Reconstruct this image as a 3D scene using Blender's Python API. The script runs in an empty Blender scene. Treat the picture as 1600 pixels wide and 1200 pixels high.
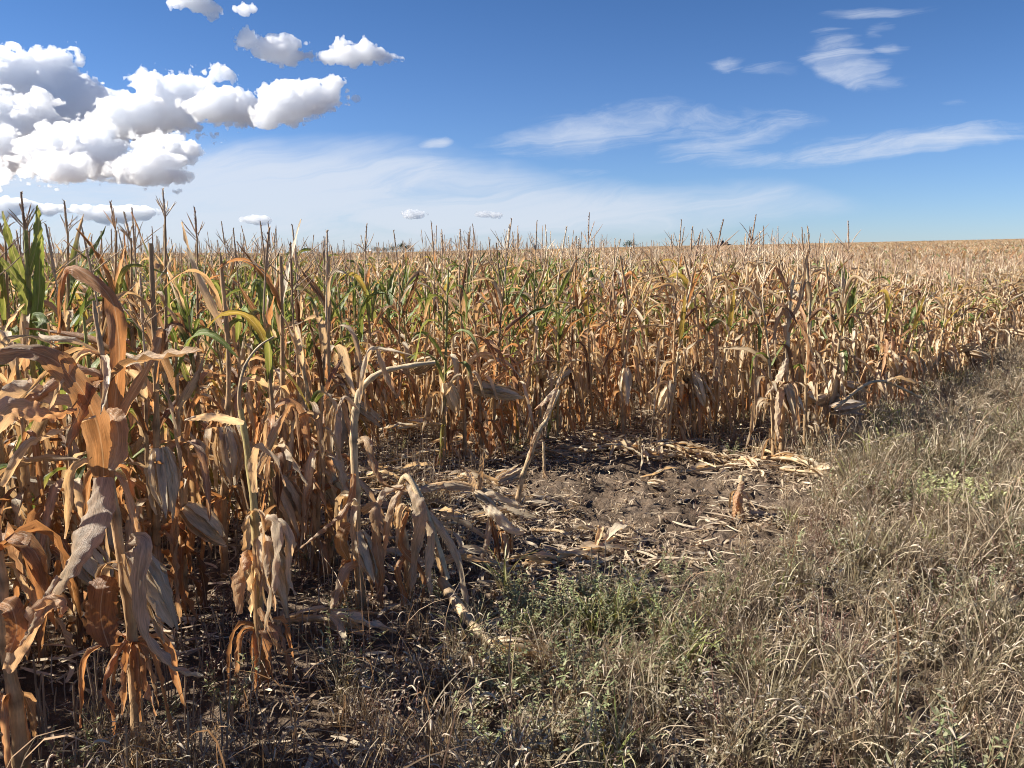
import bpy, math, random
import numpy as np
from mathutils import Vector

# ------------------------------------------------------------------ scene, camera, light
S = bpy.context.scene
COL = S.collection
F = 1202.0                       # focal length in pixels of the 1600 px wide photograph
EYE = 1.65
PITCH = math.radians(9.65)
cam_data = bpy.data.cameras.new("camera")
cam = bpy.data.objects.new("camera", cam_data)
COL.objects.link(cam)
cam_data.sensor_width = 36.0
cam_data.lens = 36.0 * F / 1600.0
cam_data.clip_start = 0.05
cam_data.clip_end = 40000.0
cam.location = (0, 0, EYE)
cam.rotation_euler = (math.pi / 2 - PITCH, 0, 0)
S.camera = cam
S.view_settings.view_transform = 'Standard'
S.view_settings.look = 'None'
S.view_settings.exposure = 1.08
S.view_settings.gamma = 1.0
S.render.engine = 'CYCLES'
S.cycles.max_bounces = 28
S.cycles.diffuse_bounces = 3
S.cycles.glossy_bounces = 1
S.cycles.transmission_bounces = 4
S.cycles.transparent_max_bounces = 24
S.cycles.volume_bounces = 26
S.cycles.sample_clamp_indirect = 6.0
S.cycles.use_denoising = True
S.cycles.use_adaptive_sampling = True
S.cycles.adaptive_threshold = 0.015
S.cycles.caustics_reflective = False
S.cycles.caustics_refractive = False
S.cycles.filter_width = 1.0

SUN_AZ = math.radians(-85.0)     # from straight ahead (+Y), negative = to the left
SUN_EL = math.radians(38.0)
sd = Vector((math.sin(SUN_AZ) * math.cos(SUN_EL), math.cos(SUN_AZ) * math.cos(SUN_EL), math.sin(SUN_EL)))
sun_data = bpy.data.lights.new("sun", 'SUN')
sun_data.energy = 5.0
sun_data.angle = math.radians(0.53)
sun_data.color = (1.0, 0.93, 0.82)
sun = bpy.data.objects.new("sun", sun_data)
COL.objects.link(sun)
sun.rotation_euler = sd.to_track_quat('Z', 'Y').to_euler()

rng = np.random.default_rng(7)
R = random.Random(11)


# ------------------------------------------------------------------ node helper
class N:
    """tiny expression wrapper round shader math nodes"""
    def __init__(s, nt, sock): s.nt = nt; s.k = sock

    def _m(s, op, *a, clamp=False):
        n = s.nt.nodes.new('ShaderNodeMath'); n.operation = op; n.use_clamp = clamp
        for i, v in enumerate((s,) + a):
            if isinstance(v, N): s.nt.links.new(v.k, n.inputs[i])
            else: n.inputs[i].default_value = v
        return N(s.nt, n.outputs[0])

    def __add__(s, o): return s._m('ADD', o)
    def __sub__(s, o): return s._m('SUBTRACT', o)
    def __mul__(s, o): return s._m('MULTIPLY', o)
    def __truediv__(s, o): return s._m('DIVIDE', o)
    def pw(s, o): return s._m('POWER', o)
    def mx(s, o): return s._m('MAXIMUM', o)
    def mn(s, o): return s._m('MINIMUM', o)
    def cl(s): return s._m('ADD', 0.0, clamp=True)

    def ramp(s, a, b, smooth=True):
        n = s.nt.nodes.new('ShaderNodeMapRange'); n.interpolation_type = 'SMOOTHSTEP' if smooth else 'LINEAR'
        n.clamp = True
        s.nt.links.new(s.k, n.inputs['Value']); n.inputs['From Min'].default_value = a; n.inputs['From Max'].default_value = b
        return N(s.nt, n.outputs[0])


def vec(nt, x, y, z):
    n = nt.nodes.new('ShaderNodeCombineXYZ')
    for i, v in enumerate((x, y, z)):
        if isinstance(v, N): nt.links.new(v.k, n.inputs[i])
        else: n.inputs[i].default_value = v
    return n.outputs[0]


def noise(nt, v, scale, detail=4, rough=.55, dist=0.0):
    n = nt.nodes.new('ShaderNodeTexNoise'); n.noise_dimensions = '3D'
    if v is not None: nt.links.new(v, n.inputs['Vector'])
    n.inputs['Scale'].default_value = scale; n.inputs['Detail'].default_value = detail
    n.inputs['Roughness'].default_value = rough; n.inputs['Distortion'].default_value = dist
    return N(nt, n.outputs['Fac'])


def mixc(nt, f, a, b, mode='MIX'):
    n = nt.nodes.new('ShaderNodeMix'); n.data_type = 'RGBA'; n.blend_type = mode; n.clamp_factor = True
    if isinstance(f, N): nt.links.new(f.k, n.inputs[0])
    else: n.inputs[0].default_value = f
    for i, v in ((6, a), (7, b)):
        if hasattr(v, 'is_linked'): nt.links.new(v, n.inputs[i])
        elif isinstance(v, N): nt.links.new(v.k, n.inputs[i])
        else: n.inputs[i].default_value = (*v, 1)
    return n.outputs[2]


def pix_dir(x, y):
    u = (x - 800) / F; v = (y - 600) / F
    c, s = math.cos(PITCH), math.sin(PITCH)
    return np.array((u, c - v * s, -s - v * c))


def pix_uv(x, y):
    d = pix_dir(x, y); return d[0] / d[1], d[2] / d[1]


def at(x, y, Y):
    """world point on the sight line of a photograph pixel at forward distance Y"""
    d = pix_dir(x, y) ; d = d / d[1] * Y
    return np.array((d[0], d[1], d[2] + EYE))


def gpt(x, y):
    """where the sight line of a photograph pixel meets flat ground"""
    d = pix_dir(x, y); d = d * (EYE / -d[2])
    return np.array((d[0], d[1], 0.0))


# ------------------------------------------------------------------ sky (world): air plus high thin cloud
W = bpy.data.worlds.new("World"); S.world = W; W.use_nodes = True
nt = W.node_tree; nt.nodes.clear()
sky = nt.nodes.new('ShaderNodeTexSky'); sky.sky_type = 'NISHITA'; sky.sun_disc = False
sky.sun_elevation = SUN_EL; sky.sun_rotation = SUN_AZ
sky.altitude = 600; sky.air_density = 1.0; sky.dust_density = 0.25; sky.ozone_density = 3.0
geo = nt.nodes.new('ShaderNodeTexCoord')
sep = nt.nodes.new('ShaderNodeSeparateXYZ'); nt.links.new(geo.outputs['Generated'], sep.inputs[0])
dx, dy, dz = (N(nt, sep.outputs[i]) for i in range(3))
yy = dy.mx(0.08)
U, V = dx / yy, dz / yy
wn = nt.nodes.new('ShaderNodeTexNoise'); nt.links.new(vec(nt, U * 3.0, V * 7.0, 2.0), wn.inputs['Vector']); wn.inputs['Scale'].default_value = 1.6; wn.inputs['Detail'].default_value = 4
ws = nt.nodes.new('ShaderNodeSeparateColor'); nt.links.new(wn.outputs['Color'], ws.inputs[0])
U0, V0 = U, V
U = U + (N(nt, ws.outputs[0]) - .5) * .22
V = V + (N(nt, ws.outputs[1]) - .5) * .050
st = noise(nt, vec(nt, U * 1.7 + V * .3, V * 15 - U * 2.4, 0.0), 2.2, 9, .66, .9)      # wind-drawn streaks
puff = noise(nt, vec(nt, U * 5, V * 9, 4.0), 3.5, 6, .62, .4)


def wisp(x0, y0, x1, y1, half, strength):
    """a long thin streak of cirrus between two directions"""
    (a, b), (c, d) = pix_uv(x0, y0), pix_uv(x1, y1)
    L = math.hypot(c - a, d - b); ex, ey = (c - a) / L, (d - b) / L
    mx_, my_ = (a + c) / 2, (b + d) / 2
    al = ((U - mx_) * ex + (V - my_) * ey) / (L / 2 * 1.3)
    ac = ((U - mx_) * (-ey) + (V - my_) * ex) / (half * 1.6 / F)
    q = al * al + ac * ac
    return (N(nt, q.k) * -1.0 + 1.0).mx(0.0) * strength


cir = None
for w in ((800, 245, 1060, 175, 26, .9), (880, 215, 1250, 190, 22, .7), (780, 240, 1010, 235, 18, .7), (800, 190, 960, 182, 12, .4),
          (990, 225, 1200, 255, 18, .8), (1170, 262, 1620, 196, 17, 1.0), (1180, 240, 1500, 210, 14, .5), (1130, 112, 1230, 100, 9, .9),
          (1300, 50, 1410, 130, 34, .95), (1210, 112, 1290, 108, 9, .6), (1280, 14, 1420, 8, 9, .9), (1390, 72, 1440, 72, 10, .7), (1460, 158, 1520, 150, 7, .5),
          (655, 232, 727, 230, 7, 1.15), (600, 292, 860, 284, 12, .9), (850, 275, 980, 275, 6, .5), (1380, 30, 1410, 50, 14, .6)):
    e = wisp(*w); cir = e if cir is None else cir.mx(e)
cirm = (cir * .95 + (st - .5) * 1.9 * cir.ramp(0.0, .35) + (puff - .5) * .7 * cir.ramp(0.0, .35)).ramp(.20, 1.40) * .74
veil = None
for w in ((0, 320, 760, 300, 66, 1.2), (300, 345, 1240, 322, 34, 1.1), (-300, 360, 1000, 370, 34, .9), (330, 245, 900, 300, 26, .9), (-400, 290, 500, 320, 90, .9)):
    e = wisp(*w); veil = e if veil is None else veil.mx(e)
veilm = (veil * (st * 1.5 + .22)).ramp(.05, 1.10) * .80
front = dy.ramp(.05, .2)
mask = (cirm.mx(veilm)) * front
cloudcol = mixc(nt, V0.ramp(0.0, .30), (6.9, 7.4, 8.3), (7.8, 8.3, 9.2))
grad = mixc(nt, V0.ramp(-.02, .36, False), (.78, .95, 1.32), (.45, .69, 1.0))
tint = mixc(nt, 1.0, sky.outputs[0], grad, 'MULTIPLY')
skyc = mixc(nt, mask, tint, cloudcol)
bg = nt.nodes.new('ShaderNodeBackground'); nt.links.new(skyc, bg.inputs[0]); bg.inputs[1].default_value = 0.0505
out = nt.nodes.new('ShaderNodeOutputWorld'); nt.links.new(bg.outputs[0], out.inputs[0])
W.cycles.sampling_method = 'MANUAL'; W.cycles.sample_map_resolution = 512


# ------------------------------------------------------------------ materials
def new_mat(name):
    m = bpy.data.materials.new(name); m.use_nodes = True
    t = m.node_tree; t.nodes.clear()
    o = t.nodes.new('ShaderNodeOutputMaterial')
    return m, t, o


def plant_mat(name, transl=.4, rough=.55, streak=1.0, spec=.35, bump=.9):
    m, t, o = new_mat(name)
    at_ = t.nodes.new('ShaderNodeAttribute'); at_.attribute_name = 'Col'
    uv = t.nodes.new('ShaderNodeAttribute'); uv.attribute_name = 'UVp'
    oi = t.nodes.new('ShaderNodeObjectInfo')
    s = t.nodes.new('ShaderNodeSeparateXYZ'); t.links.new(uv.outputs['Vector'], s.inputs[0])
    u, v, w = (N(t, s.outputs[i]) for i in range(3))
    rnd = N(t, oi.outputs['Random'])
    fib = noise(t, vec(t, u * 11.0, v * .7, w + rnd * 5), 28, 3, .6)
    blot = noise(t, vec(t, u * 30.0, v * 9.0, w * 3 + rnd * 9), 1.0, 4, .65)
    k = (fib - .5) * (1.3 * streak) + (blot - .5) * 1.5 + (rnd - .5) * .34 + 1.0
    c1 = mixc(t, 1.0, at_.outputs['Color'], vec(t, k, k, k), 'MULTIPLY')
    rib = u._m('ABSOLUTE').ramp(.0012, .0045)
    c1 = mixc(t, (rib * -1.0 + 1.0) * .35, c1, (.78, .68, .48)) if name == 'corn_leaf' else c1
    spots = blot.ramp(.60, .74)
    c2 = mixc(t, spots * .55, c1, mixc(t, 1.0, c1, (.50, .36, .26), 'MULTIPLY'))
    bs = t.nodes.new('ShaderNodeBsdfPrincipled'); t.links.new(c2, bs.inputs['Base Color'])
    bs.inputs['Roughness'].default_value = rough; bs.inputs['Specular IOR Level'].default_value = spec
    if bump:
        bn = t.nodes.new('ShaderNodeBump'); bn.inputs['Strength'].default_value = bump; bn.inputs['Distance'].default_value = .004
        t.links.new(fib.k, bn.inputs['Height']); t.links.new(bn.outputs[0], bs.inputs['Normal'])
    if transl > 0:
        tr = t.nodes.new('ShaderNodeBsdfTranslucent')
        tc = mixc(t, 1.0, c2, (1.2, .95, .68), 'MULTIPLY'); t.links.new(tc, tr.inputs[0])
        mx_ = t.nodes.new('ShaderNodeMixShader'); mx_.inputs[0].default_value = transl
        t.links.new(bs.outputs[0], mx_.inputs[1]); t.links.new(tr.outputs[0], mx_.inputs[2])
        t.links.new(mx_.outputs[0], o.inputs[0])
    else:
        t.links.new(bs.outputs[0], o.inputs[0])
    return m


M_LEAF = plant_mat('corn_leaf', .42, .42, spec=.5)
M_STALK = plant_mat('corn_stalk', 0, .6, .8)
M_HUSK = plant_mat('corn_husk', .22, .55, .7)
M_WEED = plant_mat('weed', .25, .55, .3, .3, 0)
MATS = [M_LEAF, M_STALK, M_HUSK, M_WEED]


def soil_mat():
    m, t, o = new_mat('soil')
    g = t.nodes.new('ShaderNodeNewGeometry'); a = t.nodes.new('ShaderNodeAttribute'); a.attribute_name = 'far'
    n1 = noise(t, g.outputs['Position'], 3.0, 6, .6); n2 = noise(t, g.outputs['Position'], 40.0, 5, .65); n3 = noise(t, g.outputs['Position'], 170.0, 3, .6)
    c = mixc(t, n1.ramp(.35, .65), (.125, .092, .066), (.215, .162, .118))
    c = mixc(t, n2.ramp(.35, .7), c, mixc(t, 1.0, c, (.62, .58, .55), 'MULTIPLY'))
    c = mixc(t, n3.ramp(.60, .7) * .5, c, (.34, .27, .19))
    c = mixc(t, N(t, a.outputs['Fac']), c, (.20, .13, .07))
    b = t.nodes.new('ShaderNodeBsdfPrincipled'); t.links.new(c, b.inputs['Base Color']); b.inputs['Roughness'].default_value = .95
    b.inputs['Specular IOR Level'].default_value = .1
    bn = t.nodes.new('ShaderNodeBump'); bn.inputs['Strength'].default_value = .9; bn.inputs['Distance'].default_value = .02
    t.links.new((n2 + n3 * .5).k, bn.inputs['Height']); t.links.new(bn.outputs[0], b.inputs['Normal'])
    t.links.new(b.outputs[0], o.inputs[0])
    return m


# ------------------------------------------------------------------ numpy noise
def vnoise2(x, y, seed, n=256):
    lat = np.random.default_rng(seed).random((n, n))
    xi, yi = np.floor(x).astype(int), np.floor(y).astype(int)
    fx, fy = x - xi, y - yi
    fx = fx * fx * (3 - 2 * fx); fy = fy * fy * (3 - 2 * fy)
    a, b = lat[xi % n, yi % n], lat[(xi + 1) % n, yi % n]
    c, d = lat[xi % n, (yi + 1) % n], lat[(xi + 1) % n, (yi + 1) % n]
    return (a * (1 - fx) + b * fx) * (1 - fy) + (c * (1 - fx) + d * fx) * fy


# ------------------------------------------------------------------ the lie of the land
P0 = np.array((-1.25, 2.26)); RD = np.array((.68, .7332)); ND = np.array((-.7332, .68))
ROW = 0.92
CREST = 300.0


def sn(x, y):
    """distance along the front corn row, and distance into the field from it"""
    ax, ay = x - P0[0], y - P0[1]
    return ax * RD[0] + ay * RD[1], ax * ND[0] + ay * ND[1]


def hill(x, y):
    q = x + .25 * y - 12
    h = .0225 * (q + np.sqrt(q * q + 60)) / 2
    r = np.sqrt(x * x + y * y)
    h = h * (1 - np.clip((r - CREST) / 900, 0, 1) ** 2) - .0016 * np.clip(r - CREST, 0, 4000) * np.clip((r - CREST) / 200, 0, 1)
    return h - .0225 * 2.0 / 2 * 0


H00 = float(hill(np.array(0.0), np.array(3.0)))


def inpoly(x, y, poly):
    c = np.zeros(np.shape(x), bool); n = len(poly)
    for i in range(n):
        x0, y0 = poly[i][:2]; x1, y1 = poly[(i + 1) % n][:2]
        k = ((y0 > y) != (y1 > y)) & (x < (x1 - x0) * (y - y0) / (y1 - y0 + 1e-12) + x0)
        c ^= k
    return c


BARE = [gpt(*p) for p in ((705, 865), (760, 760), (790, 722), (900, 706), (1010, 712), (1130, 722), (1220, 735), (1275, 760), (1170, 810), (1130, 880), (1010, 905), (830, 895))]
BARE_EDGE = [gpt(*p) for p in ((735, 900), (720, 830), (760, 740), (900, 700), (1220, 728), (1300, 765), (1200, 840), (1170, 930), (1060, 965), (930, 945), (820, 940))]
BC = np.mean(BARE, axis=0)


def ground_z(x, y):
    x = np.asarray(x, float); y = np.asarray(y, float)
    h = hill(x, y) - H00
    near = np.clip(1 - (np.sqrt(x * x + y * y) - 12) / 20, 0, 1)
    s, n = sn(x, y)
    ridge = .012 * np.cos(n / ROW * 2 * math.pi) * (n > -.4)
    h = h + near * (ridge + .05 * (vnoise2(x * .9 + 50, y * .9 + 50, 3) - .5) + .03 * (vnoise2(x * 4 + 90, y * 4 + 9, 4) - .5))
    return h


def clods(x, y):
    b = np.clip(1.25 - np.hypot((x - BC[0]) / 1.9, (y - BC[1]) / 1.5), 0, 1)
    c = .5 - np.abs(vnoise2(x * 11 + 7, y * 13 + 3, 5) - .5) * 2
    d = .5 - np.abs(vnoise2(x * 23 + 70, y * 27 + 33, 6) - .5) * 2
    e = vnoise2(x * 55, y * 55, 8) - .5
    return (.35 + b) * (.042 * c + .026 * d + .014 * e)


class Geo:
    def __init__(s): s.v = []; s.f = []; s.c = []; s.u = []; s.m = []; s.n = 0

    def add(s, v, f, c, u, m=0):
        v = np.asarray(v, float).reshape(-1, 3); k = len(v)
        s.v.append(v); s.f.append(np.asarray(f, int).reshape(-1, 4) + s.n)
        c = np.asarray(c, float)
        s.c.append(np.broadcast_to(c, (k, 3)) if c.ndim == 1 else c)
        s.u.append(np.asarray(u, float).reshape(-1, 3)); s.m.append(np.full(len(s.f[-1]), m)); s.n += k

    def merge(s, g, M=None, T=None):
        if not g.v: return
        v = np.concatenate(g.v)
        if M is not None: v = v @ np.asarray(M).T
        if T is not None: v = v + T
        s.v.append(v); s.f.append(np.concatenate(g.f) + s.n); s.c.append(np.concatenate(g.c)); s.u.append(np.concatenate(g.u)); s.m.append(np.concatenate(g.m)); s.n += len(v)

    def mesh(s, name, smooth=True, mats=None):
        v, f, c, u, m = (np.concatenate(a) for a in (s.v, s.f, s.c, s.u, s.m))
        return raw_mesh(name, v, f, c, u, m, smooth, mats)


def raw_mesh(name, v, f, c=None, u=None, m=None, smooth=True, mats=None):
    me = bpy.data.meshes.new(name)
    me.vertices.add(len(v)); me.vertices.foreach_set('co', np.asarray(v, np.float32).ravel())
    k = f.shape[1]
    me.loops.add(f.size); me.loops.foreach_set('vertex_index', f.astype(np.int32).ravel())
    me.polygons.add(len(f)); me.polygons.foreach_set('loop_start', np.arange(0, f.size, k, dtype=np.int32))
    if m is not None:
        used = sorted(set(m.tolist()))
        if mats is None:
            for i in used: me.materials.append(MATS[i])
            lut = np.zeros(16, int)
            for j, i in enumerate(used): lut[i] = j
            m = lut[m]
        else:
            for q in mats: me.materials.append(q)
        me.polygons.foreach_set('material_index', m.astype(np.int32))
    me.polygons.foreach_set('use_smooth', np.full(len(f), smooth))
    if c is not None:
        a = me.attributes.new('Col', 'FLOAT_COLOR', 'POINT')
        a.data.foreach_set('color', np.concatenate((c, np.ones((len(c), 1))), 1).astype(np.float32).ravel())
    if u is not None:
        a = me.attributes.new('UVp', 'FLOAT_VECTOR', 'POINT'); a.data.foreach_set('vector', np.asarray(u, np.float32).ravel())
    me.update(calc_edges=True)
    return me


def link(name, me, parent=None):
    o = bpy.data.objects.new(name, me); COL.objects.link(o)
    if parent is not None: o.parent = parent
    return o


def tag(o, label=None, cat=None, group=None, kind=None):
    for k, v in (('label', label), ('category', cat), ('group', group), ('kind', kind)):
        if v: o[k] = v
    return o


def axis(lo, hi, step, far, g=1.09):
    a = list(np.arange(lo, hi, step)); d = step
    while a[-1] < far: d *= g; a.append(a[-1] + d)
    d = step
    while a[0] > -far: d *= g; a.insert(0, a[0] - d)
    return np.array(a)


gx, gy = axis(-2.6, 4.2, .025, 4000), axis(1.9, 7.2, .022, 4000)
GX, GY = np.meshgrid(gx, gy)
GZ = ground_z(GX, GY) + clods(GX, GY) * np.clip(1.6 - np.hypot(GX - 1, GY - 4.5) / 6, 0, 1)
ii = np.arange(GX.size).reshape(GX.shape)
gf = np.stack((ii[:-1, :-1], ii[:-1, 1:], ii[1:, 1:], ii[1:, :-1]), -1).reshape(-1, 4)
gm = raw_mesh('ground', np.stack((GX, GY, GZ), -1).reshape(-1, 3), gf)
a = gm.attributes.new('far', 'FLOAT', 'POINT')
a.data.foreach_set('value', np.clip((np.hypot(GX, GY) - 14) / 20, 0, 1).astype(np.float32).ravel())
gm.materials.append(soil_mat())
ground = tag(link('ground', gm), kind='structure')


def gz(x, y): return float(ground_z(x, y)) + float(clods(np.array(x), np.array(y))) * .6


# ------------------------------------------------------------------ ribbons and tubes
def catmull(P, n):
    P = np.asarray(P, float)
    if len(P) == 2: return P[0] + (P[1] - P[0]) * np.linspace(0, 1, n)[:, None]
    Q = np.vstack((2 * P[0] - P[1], P, 2 * P[-1] - P[-2]))
    t = np.linspace(0, len(P) - 1 - 1e-9, n); i = t.astype(int); f = (t - i)[:, None]
    a, b, c, d = Q[i], Q[i + 1], Q[i + 2], Q[i + 3]
    return .5 * (2 * b + (c - a) * f + (2 * a - 5 * b + 4 * c - d) * f * f + (3 * b - a - 3 * c + d) * f ** 3)


def norm(a): return a / np.maximum(np.linalg.norm(a, axis=-1, keepdims=True), 1e-9)


def ribbon(g, P, side, W, curl=0.0, twist=0.0, ripple=0.0, col=(.4, .3, .2), col2=None, edge=None, nw=4, mat=0, freq=9.0, ragged=0.0, dead=None):
    """a strip of leaf along points P; W is a width or an array of widths; curl rolls it across, twist turns it along"""
    n = len(P); T = norm(np.gradient(P, axis=0)); s = norm(np.broadcast_to(np.asarray(side, float), (n, 3)))
    s = norm(s - T * (s * T).sum(1, keepdims=True)); nn = np.cross(T, s)
    t = np.linspace(0, 1, n)
    tw = (np.asarray(twist) if np.ndim(twist) else twist * t)[:, None] if np.ndim(twist) else (twist * t)[:, None]
    s, nn = s * np.cos(tw) + nn * np.sin(tw), nn * np.cos(tw) - s * np.sin(tw)
    W = np.broadcast_to(np.asarray(W, float), (n,))
    c = np.broadcast_to(np.asarray(curl, float), (n,)); c = np.where(np.abs(c) < .05, .05, c)
    q = np.linspace(-1, 1, nw + 1)
    A = c[:, None] / 2 * q[None]
    rad = (W / c)[:, None]
    X = rad * np.sin(A); Z = rad * (1 - np.cos(A))
    ph = R.random() * 6.28
    ripple = min(ripple, .13 * float(np.max(W)))
    if ripple:
        Z = Z + ripple * np.abs(q)[None] ** 1.5 * (np.sin(freq * 6.28 * t[:, None] + ph + q[None] * 1.6) + .5 * np.sin(freq * 14 * t[:, None] + ph * 2 + q[None] * 3)) * np.sin(np.clip(t, 0, 1) * 3.1)[:, None]
    if ripple:
        freq *= R.uniform(.6, 1.1)
        Z = Z + ripple * .55 * np.sin(6.28 * freq * .7 * t[:, None] + q[None] * R.uniform(2, 5) + ph * 3) + ripple * .3 * np.sin(6.28 * freq * 2.3 * t[:, None] - q[None] * R.uniform(3, 7) + ph)
    if ragged:
        j = np.array([[R.uniform(1 - ragged, 1) for _ in (0, 1)] for _ in range(n)])
        X[:, 0] *= j[:, 0]; X[:, -1] *= j[:, 1]
    v = P[:, None] + s[:, None] * X[..., None] + nn[:, None] * Z[..., None]
    k = np.arange(n * (nw + 1)).reshape(n, nw + 1)
    f = np.stack((k[:-1, :-1], k[:-1, 1:], k[1:, 1:], k[1:, :-1]), -1)
    cc = np.asarray(col, float)[None, None] * np.ones((n, nw + 1, 1))
    if col2 is not None:
        m = (t ** 1.3)[:, None, None]; cc = cc * (1 - m) + np.asarray(col2) * m
    if edge is not None:
        m = (np.abs(q) ** 2 * .6)[None, :, None]; cc = cc * (1 - m) + np.asarray(edge) * m
    if dead is not None:                   # tip and ends gone brown
        m = np.clip((t - dead[0]) / .15, 0, 1)[:, None, None]; cc = cc * (1 - m) + np.asarray(dead[1]) * m
    L = np.linalg.norm(np.diff(P, axis=0), axis=1).sum()
    uu = np.stack((q[None] * W[:, None] + np.zeros((n, 1)), (t * L)[:, None] + np.zeros((1, nw + 1)), np.full((n, nw + 1), R.random() * 9)), -1)
    g.add(v.reshape(-1, 3), f, cc.reshape(-1, 3), uu, mat)


def tube(g, P, rad, col, sides=6, mat=1, col2=None):
    n = len(P); T = norm(np.gradient(P, axis=0)); ref = np.array((1., .13, .05)) if abs(T[0][0]) < .8 else np.array((0, 1., .1))
    s = norm(np.cross(T, ref)); nn = np.cross(T, s)
    a = np.linspace(0, 2 * math.pi, sides, endpoint=False)
    rad = np.broadcast_to(np.asarray(rad, float), (n,))
    v = P[:, None] + (s[:, None] * np.cos(a)[None, :, None] + nn[:, None] * np.sin(a)[None, :, None]) * rad[:, None, None]
    k = np.arange(n * sides).reshape(n, sides); k2 = np.roll(k, -1, 1)
    f = np.stack((k[:-1], k2[:-1], k2[1:], k[1:]), -1)
    cc = np.asarray(col, float)
    cc = np.broadcast_to(cc, (n, 3)) if cc.ndim == 1 else cc
    if col2 is not None:
        t = np.linspace(0, 1, n)[:, None]; cc = cc * (1 - t) + np.asarray(col2) * t
    cc = np.repeat(cc[:, None], sides, 1)
    L = np.r_[0, np.cumsum(np.linalg.norm(np.diff(P, axis=0), axis=1))]
    uu = np.stack((np.repeat((a * .01)[None], n, 0), np.repeat(L[:, None], sides, 1), np.full((n, sides), R.random() * 9)), -1)
    g.add(v.reshape(-1, 3), f, cc.reshape(-1, 3), uu, mat)


def leaf_w(n, W, full=.35):
    t = np.linspace(0, 1, n)
    return W * np.minimum(1, .55 + t / full * .45) * np.clip(1 - t ** 2.6, 0, 1) ** .75 + .002


# leaf colours (tan and cream raised to carry some sunlit brightness)
ORANGE = [(.58, .34, .17), (.52, .29, .14), (.62, .42, .24), (.50, .28, .13), (.60, .39, .24)]
TAN = [(.64, .49, .30), (.68, .53, .35), (.60, .44, .26), (.70, .57, .39)]
CREAM = [(.76, .64, .45), (.80, .69, .50), (.72, .59, .40)]
GREEN = [(.17, .24, .06), (.22, .29, .08), (.27, .33, .10), (.14, .21, .05)]
YELL = [(.42, .36, .10), (.36, .34, .10)]
BROWN = [(.24, .13, .07), (.30, .17, .09), (.20, .12, .07)]
PURP = [(.44, .31, .20), (.54, .40, .27), (.38, .25, .16), (.64, .52, .37)]


def pick(l): return np.array(R.choice(l)) * R.uniform(.88, 1.12)


def grow(base, az, L, e0, e1, brk, sharp, wander=0.0, n=14):
    """centre line of a leaf that leaves the stalk at elevation e0 and bends to e1"""
    p = np.array(base, float); out = [p.copy()]
    for i in range(n - 1):
        t = (i + .5) / (n - 1); k = 1 / (1 + math.exp(-(t - brk) / sharp))
        e = e0 + (e1 - e0) * k; az += wander / n * (1 if t > .2 else .3)
        p = p + np.array((math.cos(e) * math.cos(az), math.cos(e) * math.sin(az), math.sin(e))) * L / (n - 1)
        p[2] = max(p[2], .03)
        out.append(p.copy())
    return np.array(out)


def corn_leaf(base, az, hf, state, scale=1.0):
    """one leaf; hf is how far up the plant it sits; state: dry / pale / mixed / green"""
    g = Geo(); u = R.random; U_ = R.uniform
    col = pick(ORANGE) if state != 'pale' else pick(TAN)
    if u() < .40: col = pick(TAN)
    if u() < .24: col = pick(CREAM)
    if u() < .10: col = pick(BROWN)
    g_p = {'dry': .05, 'pale': .12, 'mixed': .7, 'green': .92}[state] * (1 if hf > .45 else .25)
    col2 = col * U_(.7, 1.05); dead = None; green = u() < g_p
    if green:
        col = pick(GREEN) if u() < .75 else pick(YELL); col2 = col * U_(.8, 1.2)
        if u() < .7: dead = (U_(.35, .95), pick(TAN if u() < .5 else ORANGE))
    edge = pick(BROWN) if u() < .4 and not green else col * .85
    k = u()
    if hf < .33:
        L = U_(.26, .46) * scale; P = grow(base, az, L, U_(.2, .9), U_(-1.5, -1.2), U_(.08, .2), .05, U_(-1.5, 1.5), 11)
        ribbon(g, P, (-math.sin(az), math.cos(az), 0), leaf_w(11, U_(.040, .074), .3), U_(1.2, 3.2), U_(-3, 3), .008, col * U_(.75, 1.05), col2 * .9, edge, 3, 0, 5, .5)
    elif hf < .72 and not green:
        L = U_(.44, .70) * scale; W = U_(.034, .066)
        if k < .68: P = grow(base, az, L, U_(.5, 1.2), U_(-1.5, -1.25), U_(.1, .3), U_(.03, .07), U_(-1.6, 1.6))
        elif k < .86: P = grow(base, az, L * .8, U_(.6, 1.2), U_(-1.4, -.6), U_(.3, .55), U_(.06, .14), U_(-1.6, 1.6))
        else: P = grow(base, az, L, U_(.9, 1.3), U_(-.3, .7), U_(.4, .6), .15, U_(-.8, .8))
        ribbon(g, P, (-math.sin(az), math.cos(az), 0), leaf_w(14, W, .3), np.linspace(U_(.8, 1.8), U_(.6, 4.4), 14), U_(-3.4, 3.4), .012, col, col2, edge, 4, 0, U_(3, 7), .25, dead)
    else:
        L = U_(.34, .56) * scale * (1.1 - .42 * max(0, hf - .6)); W = U_(.030, .052)
        if k < .5: P = grow(base, az, L, U_(1.05, 1.4), U_(.6, 1.3), .5, .2, U_(-.6, .6))
        elif k < .8: P = grow(base, az, L, U_(.9, 1.35), U_(-1.3, -.2), U_(.45, .7), U_(.05, .15), U_(-1, 1))
        else: P = grow(base, az, L, U_(.8, 1.2), U_(-1.5, -1.1), U_(.2, .4), .06, U_(-1.5, 1.5))
        ribbon(g, P, (-math.sin(az), math.cos(az), 0), leaf_w(14, W, .25), np.linspace(U_(1., 1.8), U_(.6, 2.2) if green else U_(1, 4.4), 14), U_(-1.6, 1.6) if green else U_(-3.2, 3.2), .009, col, col2, edge, 4, 0, U_(3, 6), .1, dead)
    return g


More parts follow.
